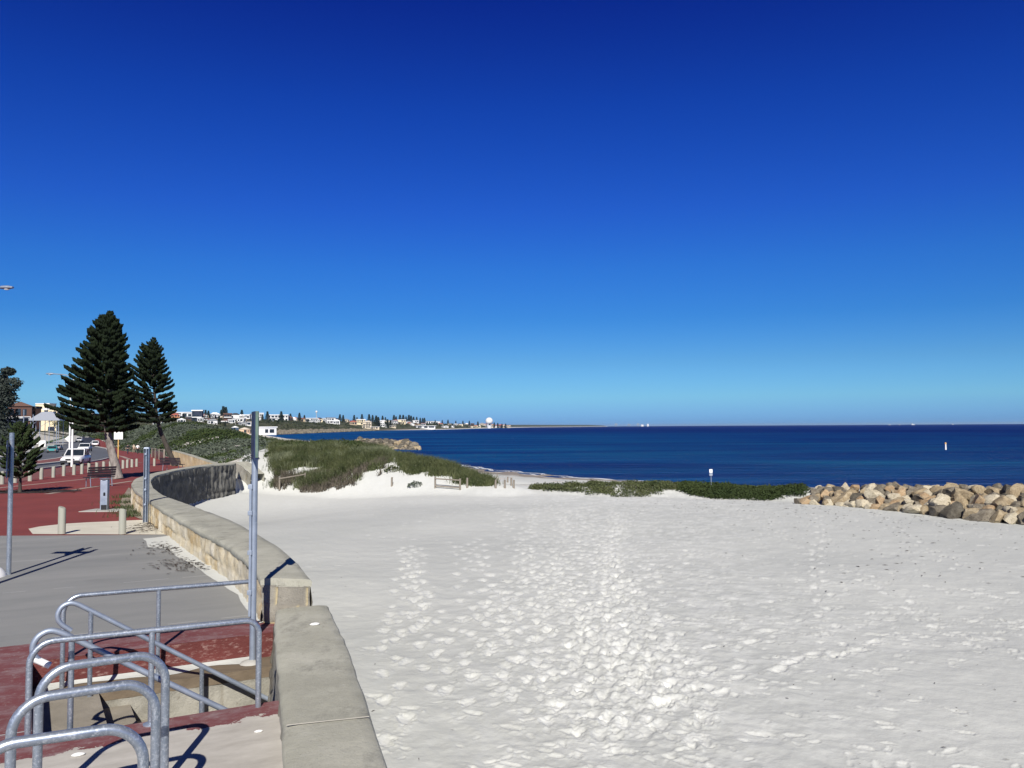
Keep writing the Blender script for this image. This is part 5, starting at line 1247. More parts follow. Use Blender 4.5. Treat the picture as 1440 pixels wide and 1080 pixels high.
# ------------------------------------------------------------------ houses
WALLC = {'white': (.66, .66, .65), 'cream': (.72, .62, .42), 'beige': (.58, .50, .38), 'grey': (.36, .37, .38), 'brown brick': (.10, .048, .034), 'orange': (.46, .20, .09), 'navy': (.02, .028, .055), 'peach': (.60, .42, .28), 'blue': (.05, .08, .13), 'tan': (.42, .33, .22)}
ROOFC = {'white': (.80, .80, .80), 'grey': (.22, .235, .25), 'brown': (.13, .07, .05), 'red': (.33, .10, .07), 'dark': (.035, .038, .045), 'beige': (.5, .44, .36)}
WM = {k: paint_mat(k + ' wall', c) for k, c in WALLC.items()}; RM = {k: paint_mat(k + ' roof', c) for k, c in ROOFC.items()}
for m in list(WM.values()) + list(RM.values()):
    m.node_tree.nodes['Principled BSDF'].inputs['Roughness'].default_value = .85

def house(P, w, h, wall, roof, rt, storeys, lab, grp, dp=None, rz=0.0, seed=0, name='house'):
    Rr = random.Random(seed); dp = dp or w * .7; o = empty(name, P, rz, lab, 'house', grp)
    rh = {'flat': .08 * h + .15, 'hip': min(.32 * h, w * .22), 'gable': min(.34 * h, w * .25)}[rt]; wh = h - rh; th = wh / storeys
    b = MB(); b.box((0, 0, wh / 2 - 1.2), (w, dp, wh + 2.4)); b.build('wall', WM[wall], o)
    b = MB(); e = .04 * w + .2; x, y = w / 2 + e, dp / 2 + e
    if rt == 'flat': b.box((0, 0, wh + rh / 2), (2 * x, 2 * y, rh))
    elif rt == 'hip':
        rx = max(.0, x - y) if x > y else .1; b.add([(-x, -y, wh), (x, -y, wh), (x, y, wh), (-x, y, wh), (-rx, 0, h), (rx, 0, h)], [(0, 1, 5, 4), (1, 2, 5), (2, 3, 4, 5), (3, 0, 4), (3, 2, 1, 0)])
    else: b.add([(-x, -y, wh), (x, -y, wh), (x, y, wh), (-x, y, wh), (0, -y, h), (0, y, h)], [(0, 1, 4), (1, 2, 5, 4), (2, 3, 5), (3, 0, 4, 5), (3, 2, 1, 0)])
    b.build('roof', RM[roof], o)
    for s in range(storeys):
        zc_ = th * (s + .52); xx = -w / 2 + w * .08
        while xx < w / 2 - w * .16:
            ww = w * Rr.uniform(.13, .30); ww = min(ww, w / 2 - w * .06 - xx)
            if Rr.random() < .85:
                b = MB(); b.box((xx + ww / 2, -dp / 2 - .01, zc_), (ww, .08, th * Rr.choice([.5, .55, .66]))); b.build('window', MT['glass'], o)
            xx += ww + w * Rr.uniform(.06, .14)
        if s and Rr.random() < .7:
            b = MB(); b.box((0, -dp / 2 - .75, th * s), (w * .94, 1.4, .18)); b.box((0, -dp / 2 - 1.4, th * s + .5), (w * .94, .08, .75)); b.build('balcony', WM[wall if wall in ('white', 'cream', 'beige') else 'white'], o)
    return o

HS = [(259.5, 585.5, 26, 6, 1, 'white', 'white', 'flat'), (246, 590, 12, 9, 2, 'orange', 'red', 'hip'), (278, 592.5, 14, 16, 3, 'navy', 'white', 'flat'), (255, 595, 11, 7, 1, 'white', 'white', 'gable'), (236, 594, 11, 6, 1, 'white', 'grey', 'flat'), (282, 593.5, 8, 6, 1, 'white', 'white', 'flat'),
      (302, 589, 13, 9, 2, 'grey', 'white', 'hip'), (299, 597, 13, 8, 1, 'white', 'grey', 'hip'), (320, 593, 11, 12, 2, 'brown brick', 'brown', 'flat'), (325.5, 595.5, 9, 6, 1, 'white', 'white', 'flat'), (337, 594, 14, 6, 1, 'white', 'white', 'flat'), (344, 598.5, 16, 5, 1, 'white', 'white', 'flat'), (330.5, 606, 9, 7, 1, 'blue', 'white', 'gable'),
      (344.5, 610, 14, 9, 1, 'peach', 'beige', 'gable'), (331, 584.5, 11, 6, 1, 'white', 'dark', 'hip'), (345, 584, 13, 5, 1, 'white', 'white', 'flat'), (354, 587, 10, 6, 2, 'white', 'grey', 'hip'), (366, 587, 8, 7, 2, 'white', 'white', 'flat'),
      (383.5, 593, 14, 10, 2, 'white', 'white', 'flat'), (398, 593, 15, 10, 2, 'white', 'white', 'flat'), (375, 612, 24, 12, 1, 'white', 'white', 'flat'), (412, 592.5, 9, 6, 1, 'white', 'white', 'hip'), (423, 592.5, 13, 5, 1, 'tan', 'brown', 'hip'), (403, 593, 7, 5, 1, 'white', 'grey', 'flat'), (438, 587.5, 17, 3.5, 1, 'white', 'white', 'flat'),
      (442.5, 594.5, 9, 6, 1, 'white', 'grey', 'hip'), (454.5, 594, 11, 6, 2, 'white', 'white', 'flat'), (465, 596, 12, 9, 2, 'white', 'grey', 'flat'), (473, 597, 9, 7, 1, 'white', 'white', 'hip'), (449, 591, 9, 4, 1, 'cream', 'dark', 'hip'), (485, 594, 8, 5, 1, 'beige', 'grey', 'hip'), (496.5, 598, 10, 6.5, 1, 'tan', 'red', 'hip'), (507, 598, 12, 8.5, 2, 'cream', 'white', 'flat'), (516.5, 599.5, 12, 8, 2, 'beige', 'beige', 'hip'),
      (515, 603, 11, 4.5, 1, 'beige', 'beige', 'flat'), (527, 604, 12, 4, 1, 'beige', 'white', 'flat'), (536, 600.5, 9, 9.5, 3, 'white', 'white', 'flat'), (540, 601, 8, 5, 1, 'white', 'grey', 'hip'), (555, 597, 9, 6, 2, 'white', 'grey', 'hip'), (564.5, 597, 11, 7, 2, 'cream', 'white', 'flat'), (574, 597, 9, 5, 1, 'white', 'grey', 'hip'), (583.5, 597, 11, 6, 2, 'white', 'white', 'flat'), (597, 603, 27, 4.5, 1, 'white', 'white', 'flat'), (604, 596.5, 10, 4.5, 1, 'white', 'grey', 'flat'), (614, 597, 10, 4.5, 1, 'white', 'white', 'flat'),
      (552, 602, 9, 4, 1, 'beige', 'grey', 'flat'), (232, 587, 10, 5, 1, 'brown brick', 'dark', 'hip'), (266, 591, 9, 6, 1, 'brown brick', 'grey', 'hip'), (288, 588, 9, 6, 1, 'tan', 'dark', 'hip'), (310, 583.5, 9, 5, 1, 'white', 'dark', 'hip'), (222, 598, 12, 6, 1, 'white', 'white', 'flat')]
Rr = random.Random(4)
for _ in range(84):
    px = Rr.choice([Rr.uniform(236, 352), Rr.uniform(236, 352), Rr.uniform(400, 600)]); lo = np.interp(px, [236, 270, 300, 352, 400, 480, 600], [588, 588, 594, 602, 594, 596, 600]); up = np.interp(px, [236, 352, 400, 480, 600], [582, 581, 588, 591, 596])
    HS.append((px, Rr.uniform(up, lo), Rr.uniform(5, 11), Rr.uniform(3, 5), Rr.choice([1, 1, 2]), Rr.choice(['white', 'beige', 'grey', 'tan', 'brown brick', 'grey']), Rr.choice(['grey', 'dark', 'brown', 'red', 'white']), Rr.choice(['hip', 'hip', 'flat', 'gable'])))
for px in np.arange(619, 716, 4.2):
    HS.append((px + Rr.uniform(-1, 1), Rr.choice([598.6, 600.0, 601.6]) - .006 * (px - 650), Rr.uniform(4, 7), Rr.uniform(2.6, 4.0), 1, Rr.choice(['white', 'white', 'cream', 'beige', 'brown brick']), Rr.choice(['white', 'grey', 'red', 'brown']), Rr.choice(['hip', 'flat'])))
HS.sort(key=lambda q: q[0])
GH = 'houses along the far shore'
for i, (px, py, wp, hp, ns, wc, rc, rt) in enumerate(HS):
    P = hit(px, py - .5, 430, 4200); k = P[1] / F; top = ad(px, py - hp, P[1])[2]
    w = wp * k; h = max(hp * k * .8, top - P[2])
    h = min(h, hp * k * 1.6)
    st_ = 'one storey' if ns == 1 else ('two storey' if ns == 2 else 'three storey')
    lab = f'{wc} {st_} house, {rc} {rt} roof, {nth(i + 1)} from left on far shore'
    house(P, w, h, wc, rc, rt, ns, lab, GH, dp=w * .6, rz=Rr.uniform(-.25, .25) - math.atan2(P[0], P[1]), seed=i)

# the round white building and its neighbours
P = hit(688, 599, 1500, 3200); k = P[1] / F; o = empty('round_building', P, 0, 'large round white building on the far point', 'building')
r = 5.2 * k; b = MB(); zc0 = ad(688, 592.3, P[1])[2] - P[2]
b.lathe((0, 0, 0), [(r * .55, -6), (r * .6, zc0 - r * .85)] + [(r * math.cos(a), zc0 + r * math.sin(a)) for a in np.linspace(-.9, 1.45, 14)], 26); b.build('drum', WM['white'], o, True)
b = MB(); b.box((r * .12, -r * .62, max(1.5, zc0 - r * .62)), (r * .55, r * .3, r * .7)); b.build('doorway', MT['glass'], o)
P = hit(445, 590, 1200, 3000); o = empty('water_tower', P, 0, 'thin white water tower standing above the far houses', 'tower'); k = P[1] / F; h = ad(445, 577.5, P[1])[2] - P[2]
b = MB(); b.lathe((0, 0, 0), [(.6 * k * .8, -3), (.5 * k * .8, h - 3.2 * k)], 10); b.build('stem', WM['grey'], o, True)
b = MB(); b.lathe((0, 0, h - 3.2 * k), [(.5 * k, 0), (1.5 * k, 1.0 * k), (1.6 * k, 2.2 * k), (1.0 * k, 3.0 * k), (.2, 3.2 * k)], 14); b.build('tank', WM['white'], o, True)

# buildings close to the road
def gz(px, py, d): P = ad(px, py, d); P[2] = float(Z(P[0], P[1])); return P
G2 = 'buildings at the inland side of the road'
P = gz(28, 600, 345); k = 345 / F; house(P, 30 * k, ad(28, 565, 345)[2] - P[2], 'brown brick', 'brown', 'hip', 2, 'brown two storey house with a wide hip roof left of the pavilion', G2, 8, .45, 501)
P = gz(49, 600, 352); house(P, 9 * k, ad(49, 571.5, 352)[2] - P[2], 'orange', 'dark', 'flat', 2, 'narrow orange brown house piece beside the brown roof', G2, 5, .1, 502)
P = gz(64, 600, 370); k = 370 / F
o = empty('apartment_building', P, .05, 'cream stepped apartment building above the pavilion roof', 'building'); h = ad(64, 568.5, 370)[2] - P[2]; u = k
b = MB(); b.box((0, 0, h / 2), (19 * u, 6, h)); b.box((-11.5 * u + .0, 1, (h - 6 * u) / 2), (6 * u, 5, h - 6 * u)); b.box((15.5 * u, -1, (h - 8 * u) / 2), (12 * u, 6, h - 8 * u)); b.build('wall', WM['cream'], o)
b = MB(); b.box((0, 0, h + .2), (19.6 * u, 6.4, .4)); b.box((15.5 * u, -1, h - 8 * u + .2), (12.6 * u, 6.4, .4)); b.build('roof', WM['white'], o)
for (x, z, w, hh, y) in [(5.5, -5, 4, 3, -3), (-4.5, -6, 1.6, 5, -3), (6, -11, 5, 3, -3), (13, -11.5, 4, 2.6, -4), (18.5, -11.5, 4, 2.6, -4), (14, -17, 4, 2.6, -4)]:
    b = MB(); b.box((x * u, y - .02, h + z * u), (w * u, .1, hh * u)); b.build('window', MT['glass'], o)
for (x, z) in [(6, -7.2), (16, -14)]:
    b = MB(); b.box((x * u, -3.9 if x < 10 else -4.8, h + z * u), (7 * u, 1.6, .9)); b.build('balcony', WM['white'], o)
P = gz(23, 606, 300); k = 300 / F
o = empty('kiosk', P, .1, 'dark blue walled kiosk with pale fascia left of the pavilion', 'building'); h = ad(23, 588.5, 300)[2] - P[2]
b = MB(); b.box((0, 0, h / 2), (24 * k, 4, h)); b.build('wall', WM['navy'], o)
b = MB(); b.box((0, 0, h + .25), (26 * k, 5.4, .5)); b.build('roof', WM['grey'], o)
b = MB(); b.box((-3 * k, -2.05, h * .55), (8 * k, .1, h * .4)); b.build('window', MT['glass'], o)
P = gz(9, 612, 270); k = 270 / F; house(P, 15 * k, 9 * k, 'tan', 'brown', 'flat', 1, 'low tan walled hut at the picture edge behind the sapling', G2, 3, .1, 503)
P = gz(66, 616, 256); k = 256 / F
o = empty('pavilion', P, .25, 'open pavilion with a broad grey hip roof on tall thin posts', 'pavilion'); zt_ = ad(66, 579, 256)[2] - P[2]; ze = ad(66, 590.3, 256)[2] - P[2]; x = 19.5 * k
b = MB(); rx = 6.5 * k; y = 3.4
for sgn in (1,):
    b.add([(-x, -y, ze), (x, -y, ze), (x, y, ze), (-x, y, ze), (-rx, -.3, zt_), (rx, -.3, zt_), (rx, .3, zt_), (-rx, .3, zt_), (-x, -y, ze - .25), (x, -y, ze - .25), (x, y, ze - .25), (-x, y, ze - .25)], [(0, 1, 5, 4), (1, 2, 6, 5), (2, 3, 7, 6), (3, 0, 4, 7), (4, 5, 6, 7), (8, 9, 1, 0), (9, 10, 2, 1), (10, 11, 3, 2), (11, 8, 0, 3), (11, 10, 9, 8)])
b.build('roof', paint_mat('grey metal roof', (.30, .32, .36)), o)
for fx in (-.98, -.33, .33, .98):
    for fy in (-.8, .8):
        b = MB(); b.tube([(x * fx * .92, y * fy, -1), (x * fx * .92, y * fy, ze)], .09, 7); b.build('post', MT['steel'], o, True)
b = MB(); b.tube([(-x * .9, -y * .8, ze - 1.9), (-x * .35, -y * .8, ze + .2)], .06, 6); b.tube([(-x * .3, -y * .8, ze - 2.2), (x * .35, -y * .8, ze - .2)], .06, 6); b.build('brace', MT['steel'], o, True)
for i, (px, t, bt, lab) in enumerate([(46, 583, 616, 'grey pole at the left corner of the pavilion'), (33, 576, 608, 'grey pole in front of the blue kiosk'), (79.5, 598, 611, 'thin pole on the green bank')]):
    P = gz(px, bt, 240); b = MB(); b.tube([(0, 0, -.3), (0, 0, ad(px, t, 240)[2] - P[2])], .10, 8); o = b.build('pole', MT['steel'], None, True); o.location = tuple(P); tag(o, lab, 'pole')
P = gz(60, 619, 240); b = MB(); b.box((0, 0, .9), (9 * .2, .9, 1.8)); o = b.build('cabinet', MT['signwhite'], None, False, .06); o.location = tuple(P); o.rotation_euler = (0, 0, .2); tag(o, 'white box cabinet standing under the pavilion', 'cabinet')
P = gz(47.5, 619, 238); b = MB(); b.box((0, 0, .85), (.5, .5, 1.7)); o = b.build('cabinet', MT['signwhite'], None, False, .05); o.location = tuple(P); tag(o, 'slim white cabinet at the left pavilion post', 'cabinet')

# ------------------------------------------------------------------ walls and fence beyond the curved wall
P0, P1 = hc(303, 657), hc(246, 655.5)
def lowwall(name, top, h, th, mat, lab, seed):
    T = [np.array(p) for p in top]; o = empty(name, T[0] - np.array([0, 0, h]), 0, lab, 'wall'); og = np.array(o.location)
    T = resample([p - og for p in T], 30); d = T[-1] - T[0]; nn = np.array([d[1], -d[0], 0]); nn /= np.linalg.norm(nn)
    if nn[1] > 0: nn = -nn
    B_ = T.copy(); B_[:, 2] -= 2.4
    wall_face('stone_face', B_, T, 14, .05, .35, .7, mat, o, 1 if np.dot(np.array([d[1], -d[0]]), nn[:2]) > 0 else -1, seed, .15)
    back = -nn * th; b = MB(); n = len(T)
    V = [tuple(p) for p in T] + [tuple(p + back) for p in T] + [tuple(p + back + np.array([0, 0, -2.4])) for p in T]
    b.add(V, [(i, i + 1, n + i + 1, n + i) for i in range(n - 1)] + [(n + i, n + i + 1, 2 * n + i + 1, 2 * n + i) for i in range(n - 1)]); b.build('coping', MT['coping'], o); return o
def wtop(pts, z): return [az(px, py, z) for px, py in pts]
def dtop(pts): return [ad(px, py, d) for px, py, d in pts]
lowwall('stone_wall', dtop([(240, 633.5, 78), (262, 639.5, 72), (284, 647, 67), (304, 653.5, 63.5)]), 1.0, .5, MT['yellowwall'], 'sunlit yellow limestone wall sloping down behind the leaning pine', 51.0)
lowwall('stone_wall', dtop([(329, 649.5, 53.5), (340, 655, 53), (353, 667, 52)]), 1.2, .9, MT['pitstone'], 'short tan stone wall stub beyond the end of the curved wall', 53.0)
A_, B_ = hc(214, 640), hc(232, 646.5); A_, B_ = ad(214, 641, 120), ad(231, 647, 95)
A_[2] = zc(A_[1]); B_[2] = zc(B_[1]); o = empty('timber_fence', A_, 0, 'brown timber fence with posts beside the promenade', 'fence'); D = B_ - A_
for f in (0, .33, .66, 1):
    b = MB(); b.box(tuple(D * f + np.array([0, 0, .65])), (.16, .16, 1.3)); b.build('post', MT['postwood'], o)
b = MB(); n_ = np.array([D[1], -D[0], 0]); n_ /= np.linalg.norm(n_); h_ = np.array([0, 0, 1.0]); q = n_ * .03
b.add([q, D + q, D + h_ + q, h_ + q, -q, D - q, D + h_ - q, h_ - q], [(0, 1, 2, 3), (7, 6, 5, 4), (3, 2, 6, 7), (0, 3, 7, 4), (1, 5, 6, 2)]); b.build('board_panel', paint_mat('brown boards', (.14, .055, .035)), o)
b = MB(); b.tube([tuple(np.array([0, 0, 1.2])), tuple(D + np.array([0, 0, 1.2]))], .06, 6); b.build('rail', MT['postwood'], o)

# ------------------------------------------------------------------ cars
CP = {k: paint_mat(k + ' car paint', c) for k, c in {'white': (.80, .80, .80), 'teal': (.06, .30, .30), 'grey': (.30, .32, .34), 'silver': (.5, .52, .54)}.items()}
def car(P, head, col, style, lab, L=4.5, W=1.75, H=1.42):
    o = empty('parked_car' if style == 'parked' else 'car', P, head, lab, 'car', 'cars on the coast road'); p = CP[col]      # front is -y
    four = style == '4wd'; zb, zh, zd = (.45, 1.05, 1.05) if four else (.26, .80, .86)
    if four: H = 1.85
    def ring(y, hw, z0, z1, r=.10):
        return [(-hw + r, y, z0), (hw - r, y, z0), (hw, y, z0 + r), (hw * 1.0, y, (z0 + z1) / 2), (hw * .97, y, z1 - r), (hw * .97 - r, y, z1), (-hw * .97 + r, y, z1), (-hw * .97, y, z1 - r), (-hw, y, (z0 + z1) / 2), (-hw, y, z0 + r)]
    h = L / 2; w = W / 2
    b = MB(); b.loft([ring(-h, w * .82, zb + .12, zh * .78, .08), ring(-h + .12, w * .94, zb, zh * .88), ring(-h + .75, w, zb - .03, zh), ring(-h * .30, w, zb - .03, zd + .04), ring(h * .62, w, zb - .03, zd + .05), ring(h - .15, w * .95, zb, zd if not four else zd + .05), ring(h, w * .86, zb + .12, zd * .85, .08)])
    b.build('body', p, o, True, .0)
    y0, y1, y2, y3 = (-h * .34, -h * .02, h * .38, h * .66) if not four else (-h * .30, -h * .08, h * .88, h * .96)
    wt_ = w * .80; z0 = zd + .02
    b = MB(); b.loft([[(-w * .93, y0, z0), (w * .93, y0, z0), (w * .93, y0 + .02, z0 + .01), (-w * .93, y0 + .02, z0 + .01)], [(-wt_ * 1.0, y1, z0), (wt_, y1, z0), (wt_, y1, H - .06), (-wt_, y1, H - .06)], [(-wt_, y2, z0), (wt_, y2, z0), (wt_, y2, H - .06), (-wt_, y2, H - .06)], [(-w * .9, y3, z0), (w * .9, y3, z0), (w * .9, y3 - .02, z0 + .01), (-w * .9, y3 - .02, z0 + .01)]])
    b.build('window', MT['glass'], o)
    b = MB(); b.box((0, (y1 + y2) / 2, H - .035), (wt_ * 2 + .04, y2 - y1 + .12, .07))
    for s in (-1, 1):
        b.tube([(s * w * .93, y0, z0), (s * wt_, y1, H - .03)], .04, 6); b.tube([(s * w * .9, y3, z0), (s * wt_, y2, H - .03)], .05, 6); b.tube([(s * (w * .93 + .01), (y1 + y2) / 2, z0), (s * (wt_ + .01), (y1 + y2) / 2, H - .03)], .035, 6)
    b.build('roof', p, o, False, .02)
    r = .36 if four else .31
    for sx in (-1, 1):
        for yy in (-h * .62, h * .60):
            wl = MB(); wl.tube([(sx * (w - .20), yy, r), (sx * (w + .012), yy, r)], r, 18); t = wl.build('wheel', MT['tyre'], o, True, angle=50)
            wl = MB(); wl.tube([(sx * (w - .02), yy, r), (sx * (w + .02), yy, r)], r * .6, 12); wl.build('rim', MT['rim'], t, True, angle=50)
        b = MB(); b.box((sx * w * .66, -h - .004 + .03, zh * .74), (w * .38, .09, .13)); b.build('headlight', MT['lampglass'], o, False, .01)
        b = MB(); b.box((sx * w * .70, h - .02, zd * .72), (w * .30, .08, .15)); b.build('tail_light', paint_mat('tail light red', (.35, .02, .02)) if 'tail light red wall' not in bpy.data.materials else None, o)
        b = MB(); b.box((sx * (w + .09), y0 + .25, z0 + .06), (.17, .10, .12)); b.build('mirror', MT['dark'] if col == 'white' else p, o, False, .02)
    b = MB(); b.box((0, -h + .02, zh * .72), (w * .85, .09, .13)); b.build('grille', MT['dark'], o)
    b = MB(); b.box((0, -h + .03, zb + .10), (w * 1.78, .16, .24)); b.build('bumper', MT['dark'], o, False, .03)
    b = MB(); b.box((0, h - .03, zb + .10), (w * 1.78, .16, .22)); b.build('bumper', MT['dark'], o, False, .03)
    b = MB(); b.box((0, -h - .062, zb + .12), (.40, .015, .11)); b.build('number_plate', MT['plate'], o)
    return o
CP_T = None
def on(px, py): P = hc(px, py, .012); return P
car(on(91, 655.0) + np.array([0, 2.0, 0]), math.radians(14), 'white', 'sedan', 'white sedan facing the viewer on the road, nearest car', 4.4, 1.8, 1.5)
car(gz(74, 639, 178) * np.array([1, 1, 0]) + np.array([0, 0, float(zc(178)) + .02]), math.radians(203), 'teal', 'sedan', 'teal car seen from behind in the far lane', 4.4, 1.9, 1.45)
car(on(112.5, 635) + np.array([0, 2.2, 0]), math.radians(17), 'white', '4wd', 'boxy white four wheel drive behind the white sedan', 4.7, 2.5, 1.9)
car(on(134, 627.5), math.radians(206), 'white', 'sedan', 'white hatchback seen from behind beside the brick footpath', 4.2, 1.8, 1.5)
car(on(128.5, 627.0) + np.array([-.5, 3, 0]), math.radians(10), 'silver', 'sedan', 'silver car just left of the white hatchback', 4.2, 1.7, 1.45)
car(on(111.5, 621.5), math.radians(20), 'white', 'sedan', 'farthest white car at the bottom of the hill road', 4.5, 1.8, 1.5)
car(on(81.5, 632.5), math.radians(200), 'grey', 'sedan', 'dark grey car in front of the teal car', 4.4, 1.8, 1.45)
for px, py, d, c_, a, lab in [(42.5, 622.5, 225, 'grey', 30, 'grey car parked left of the pavilion'), (52, 617.5, 250, 'white', 80, 'white car parked under the pavilion edge'), (26, 623, 235, 'white', 60, 'white car parked behind the pine sapling'), (8, 622, 238, 'white', 70, 'white car parked at the picture edge')]:
    P = gz(px, py, d); car(P, math.radians(a), c_, 'parked', lab, 4.3, 1.75, 1.45)

# ------------------------------------------------------------------ people on the promenade
def person(P, head, shirt, trousers, hairc, lab, swing=.22, hat=None, H=1.72):
    o = empty('person', P, head, lab, 'person', 'people walking on the promenade'); s = H / 1.72
    J = {'pel': (0, 0, .93), 'waist': (0, .0, 1.08), 'chest': (0, .01, 1.28), 'neckb': (0, .015, 1.46), 'neck': (0, 0, 1.52), 'head': (0, -.02, 1.60), 'top': (0, -.015, 1.70)}
    E_ = [('pel', 'waist'), ('waist', 'chest'), ('chest', 'neckb'), ('neckb', 'neck'), ('neck', 'head'), ('head', 'top')]; RD = {'pel': .135, 'waist': .12, 'chest': .135, 'neckb': .085, 'neck': .052, 'head': .085, 'top': .06}
    for k, (n, sg) in enumerate((('a', 1), ('b', -1))):
        f = swing * sg
        for nm, p, r in [('hip', (sg * .09, 0, .88), .095), ('knee', (sg * .10, -f * .5 - .03, .49), .06), ('ank', (sg * .10, -f + (.06 if f < 0 else 0), .09), .04), ('toe', (sg * .11, -f - .13 + (.05 if f < 0 else 0), .035), .034),
                         ('sho', (sg * .18, .01, 1.42), .065), ('elb', (sg * .235, f * .4 + .03, 1.14), .042), ('wri', (sg * .24, f * .9 - .06, .92), .028), ('pal', (sg * .235, f * 1.0 - .08, .86), .030)]:
            J[nm + n] = p; RD[nm + n] = r
        E_ += [('pel', 'hip' + n), ('hip' + n, 'knee' + n), ('knee' + n, 'ank' + n), ('ank' + n, 'toe' + n), ('neckb', 'sho' + n), ('sho' + n, 'elb' + n), ('elb' + n, 'wri' + n), ('wri' + n, 'pal' + n)]
        px_, py_, pz_ = J['pal' + n]
        for q, (dy, ln) in enumerate(((-.026, .07), (-.009, .085), (.009, .08), (.024, .062))):
            J[f'f{q}{n}'] = (px_ - sg * .006, py_ + dy, pz_ - .035 - ln * .5); J[f'g{q}{n}'] = (px_ - sg * .022, py_ + dy - .01, pz_ - .03 - ln); RD[f'f{q}{n}'] = .009; RD[f'g{q}{n}'] = .008
            E_ += [('pal' + n, f'f{q}{n}'), (f'f{q}{n}', f'g{q}{n}')]
        J['th' + n] = (px_ - sg * .02, py_ - .045, pz_ - .01); RD['th' + n] = .010; J['tt' + n] = (px_ - sg * .025, py_ - .06, pz_ - .045); RD['tt' + n] = .009; E_ += [('wri' + n, 'th' + n), ('th' + n, 'tt' + n)]
    def skin(nm, keys, grow, mat, par):
        ks = list(keys); ix = {k: i for i, k in enumerate(ks)}; me = bpy.data.meshes.new(nm); me.from_pydata([tuple(np.array(J[k]) * s) for k in ks], [(ix[a], ix[b_]) for a, b_ in E_ if a in ix and b_ in ix], [])
        ob = link(nm, me, mat, par); md = ob.modifiers.new('skin', 'SKIN'); md.use_smooth_shade = True; sk = me.skin_vertices[0].data
        for k in ks: r = RD[k] * s + grow; sk[ix[k]].radius = (r, r * (.78 if k in ('pel', 'waist', 'chest') else 1)); sk[ix[k]].use_root = k == ('pel' if 'pel' in ks else ks[0])
        sd = ob.modifiers.new('sub', 'SUBSURF'); sd.levels = 1; sd.render_levels = 1; return ob
    bd = skin('body', J.keys(), 0, MT['skin'], o)
    skin('shirt', ['waist', 'pel', 'chest', 'neckb', 'shoa', 'elba', 'shob', 'elbb'], .014, shirt, o)
    skin('trousers', ['pel', 'hipa', 'kneea', 'anka', 'hipb', 'kneeb', 'ankb'], .016, trousers, o)
    for n in 'ab': skin('shoe', ['ank' + n, 'toe' + n], .012, MT['dark'], o)
    b = MB(); b.lathe((0, .0, 1.585 * s), [(.102, 0), (.108, .05), (.095, .10), (.06, .135), (.01, .15)], 14)
    if hat: b.lathe((0, 0, 1.64 * s), [(.20, 0), (.20, .012), (.11, .03)], 14)
    b.build('hat' if hat else 'hair', hat or hairc, o, True)
    b = MB()
    for sx in (-1, 1): b.lathe((sx * .034, -.098, 1.612 * s), [(.010, -.008), (.013, 0), (.010, .008)], 8)
    b.build('eye', MT['dark'], o, True)
    b = MB(); b.box((0, -.115, 1.58 * s), (.026, .04, .045), None, 0, .5); b.build('nose', MT['skin'], o, True)
    b = MB(); b.box((0, -.098, 1.535 * s), (.05, .02, .012)); b.build('mouth', paint_mat('lips', (.3, .12, .1)), o)
    for sx in (-1, 1): b = MB(); b.box((sx * .092, .0, 1.60 * s), (.02, .045, .06)); b.build('ear', MT['skin'], o, True, .008)
SH = {k: pm(k + ' cloth', tuple(.9 * a for a in c), c, 6, .9, .2, 40) for k, c in {'black': (.018, .018, .022), 'white': (.78, .78, .78), 'beige': (.50, .42, .32), 'navy': (.02, .025, .05), 'khaki': (.25, .2, .14)}.items()}
def pp(px, py, hp): P = hc(px, py); return P, hp / F * P[1]
P, h = pp(179.5, 638.5, 12); person(P, math.pi * .95, SH['black'], SH['navy'], MT['hair'], 'walker in black top and dark trousers, nearest the road sign', .25, None, 1.75)
P, h = pp(188, 637, 11); person(P, math.pi * 1.05, SH['beige'], SH['khaki'], MT['hair'], 'walker in a beige top and pale hat between the other two', -.2, SH['beige'], 1.70)
P, h = pp(193.5, 638.8, 12); person(P, math.pi, SH['white'], SH['black'], MT['hair'], 'walker in a white shirt and black trousers', .28, None, 1.78)

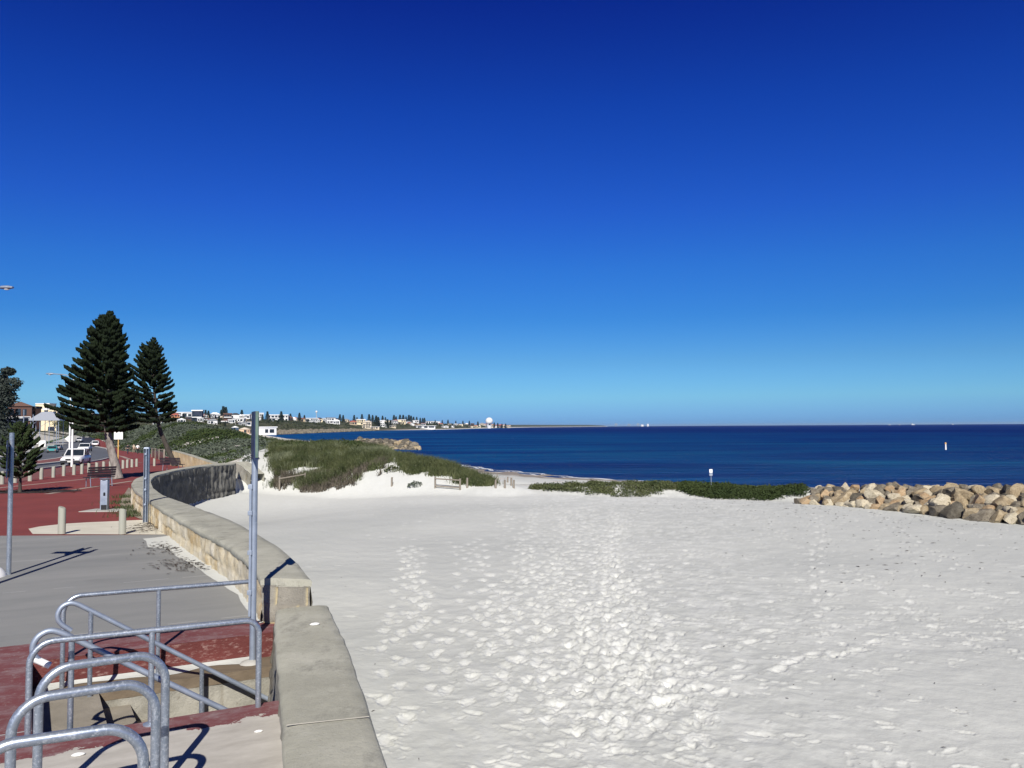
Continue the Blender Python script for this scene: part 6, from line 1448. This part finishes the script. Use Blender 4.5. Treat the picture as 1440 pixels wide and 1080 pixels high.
# ------------------------------------------------------------------ ships, cranes and the low far coast
def ship(px, d, Ls, hb, lab, py=None):
    P = az(px, 601, -3.2); P = ad(px, 597, d); P[2] = -3.2; o = empty('ship', P, 0, lab, 'ship', 'ships on the horizon'); b = MB()
    b.loft([[(-Ls / 2, -4, 0), (Ls / 2 * .9, -4, 0), (Ls / 2 * .9, 4, 0), (-Ls / 2, 4, 0)], [(-Ls / 2, -5, hb), (Ls / 2, -5, hb), (Ls / 2, 5, hb), (-Ls / 2, 5, hb)]]); b.build('hull', WM['white'], o)
    b = MB(); b.box((-Ls * .3, 0, hb + hb * .6), (Ls * .22, 8, hb * 1.2)); b.box((-Ls * .28, 0, hb * 2.5), (Ls * .06, 3, hb * .7)); b.build('cabin', WM['white'], o)
ship(1251, 9000, 20, 4, 'small white ship on the horizon, leftmost of four'); ship(1265, 9000, 16, 3.5, 'small white ship on the horizon, second of four'); ship(1284, 8600, 34, 6, 'largest white ship on the horizon'); ship(1340, 8800, 18, 4.5, 'white ship on the horizon farthest right above the marker')
for px, d, h, lab in [(866, 10200, 42, 'port crane on the far shore, leftmost of three'), (884, 10400, 34, 'port crane on the far shore, middle of three'), (897, 10400, 40, 'port crane on the far shore, rightmost of three')]:
    P = ad(px, 598, d); P[2] = -3.2; o = empty('port_crane', P, 0, lab, 'crane', 'port cranes on the far shore')
    b = MB()
    for sx in (-1, 1): b.tube([(sx * 9, 0, 0), (sx * 6, 0, h * .6), (0, 0, h)], 2.2, 6)
    b.build('tower', WM['grey'], o); b = MB(); b.tube([(-14, 0, h * .62), (26, 0, h * .66)], 1.9, 6); b.tube([(0, 0, h), (24, 0, h * .68)], 1.0, 5); b.build('boom', WM['grey'], o)
for px, d, wd, h, lab in [(903, 10300, 40, 22, 'pale far storage shed beside the port cranes'), (911, 10300, 26, 30, 'pale far storage tank right of the port cranes')]:
    P = ad(px, 598, d); P[2] = -3.2; b = MB(); b.lathe((0, 0, 0), [(wd / 2, 0), (wd / 2, h * .8), (wd * .3, h), (.5, h * 1.03)], 14); o = b.build('storage_tank', WM['white'], None, True); o.location = tuple(P); tag(o, lab, 'tank')

# ------------------------------------------------------------------ the thin sea air
def haze():
    me = bpy.data.meshes.new('haze'); bm = bmesh.new(); bmesh.ops.create_cube(bm, size=1.0)
    for v in bm.verts: v.co = (-60000 if v.co.x < 0 else 140000, -500 if v.co.y < 0 else 72000, -24 if v.co.z < 0 else 60)
    bm.to_mesh(me); bm.free()
    m = bpy.data.materials.new('sea air'); m.use_nodes = True; nt = m.node_tree; nt.nodes.clear()
    o_ = nt.nodes.new('ShaderNodeOutputMaterial'); v_ = nt.nodes.new('ShaderNodeVolumePrincipled')
    v_.inputs['Color'].default_value = (.55, .78, 1, 1); v_.inputs['Density'].default_value = 2.5e-5; v_.inputs['Anisotropy'].default_value = .1
    nt.links.new(v_.outputs[0], o_.inputs['Volume']); o = link('haze', me, m); o['kind'] = 'stuff'; o['label'] = 'thin pale sea haze over the far shore'
haze()
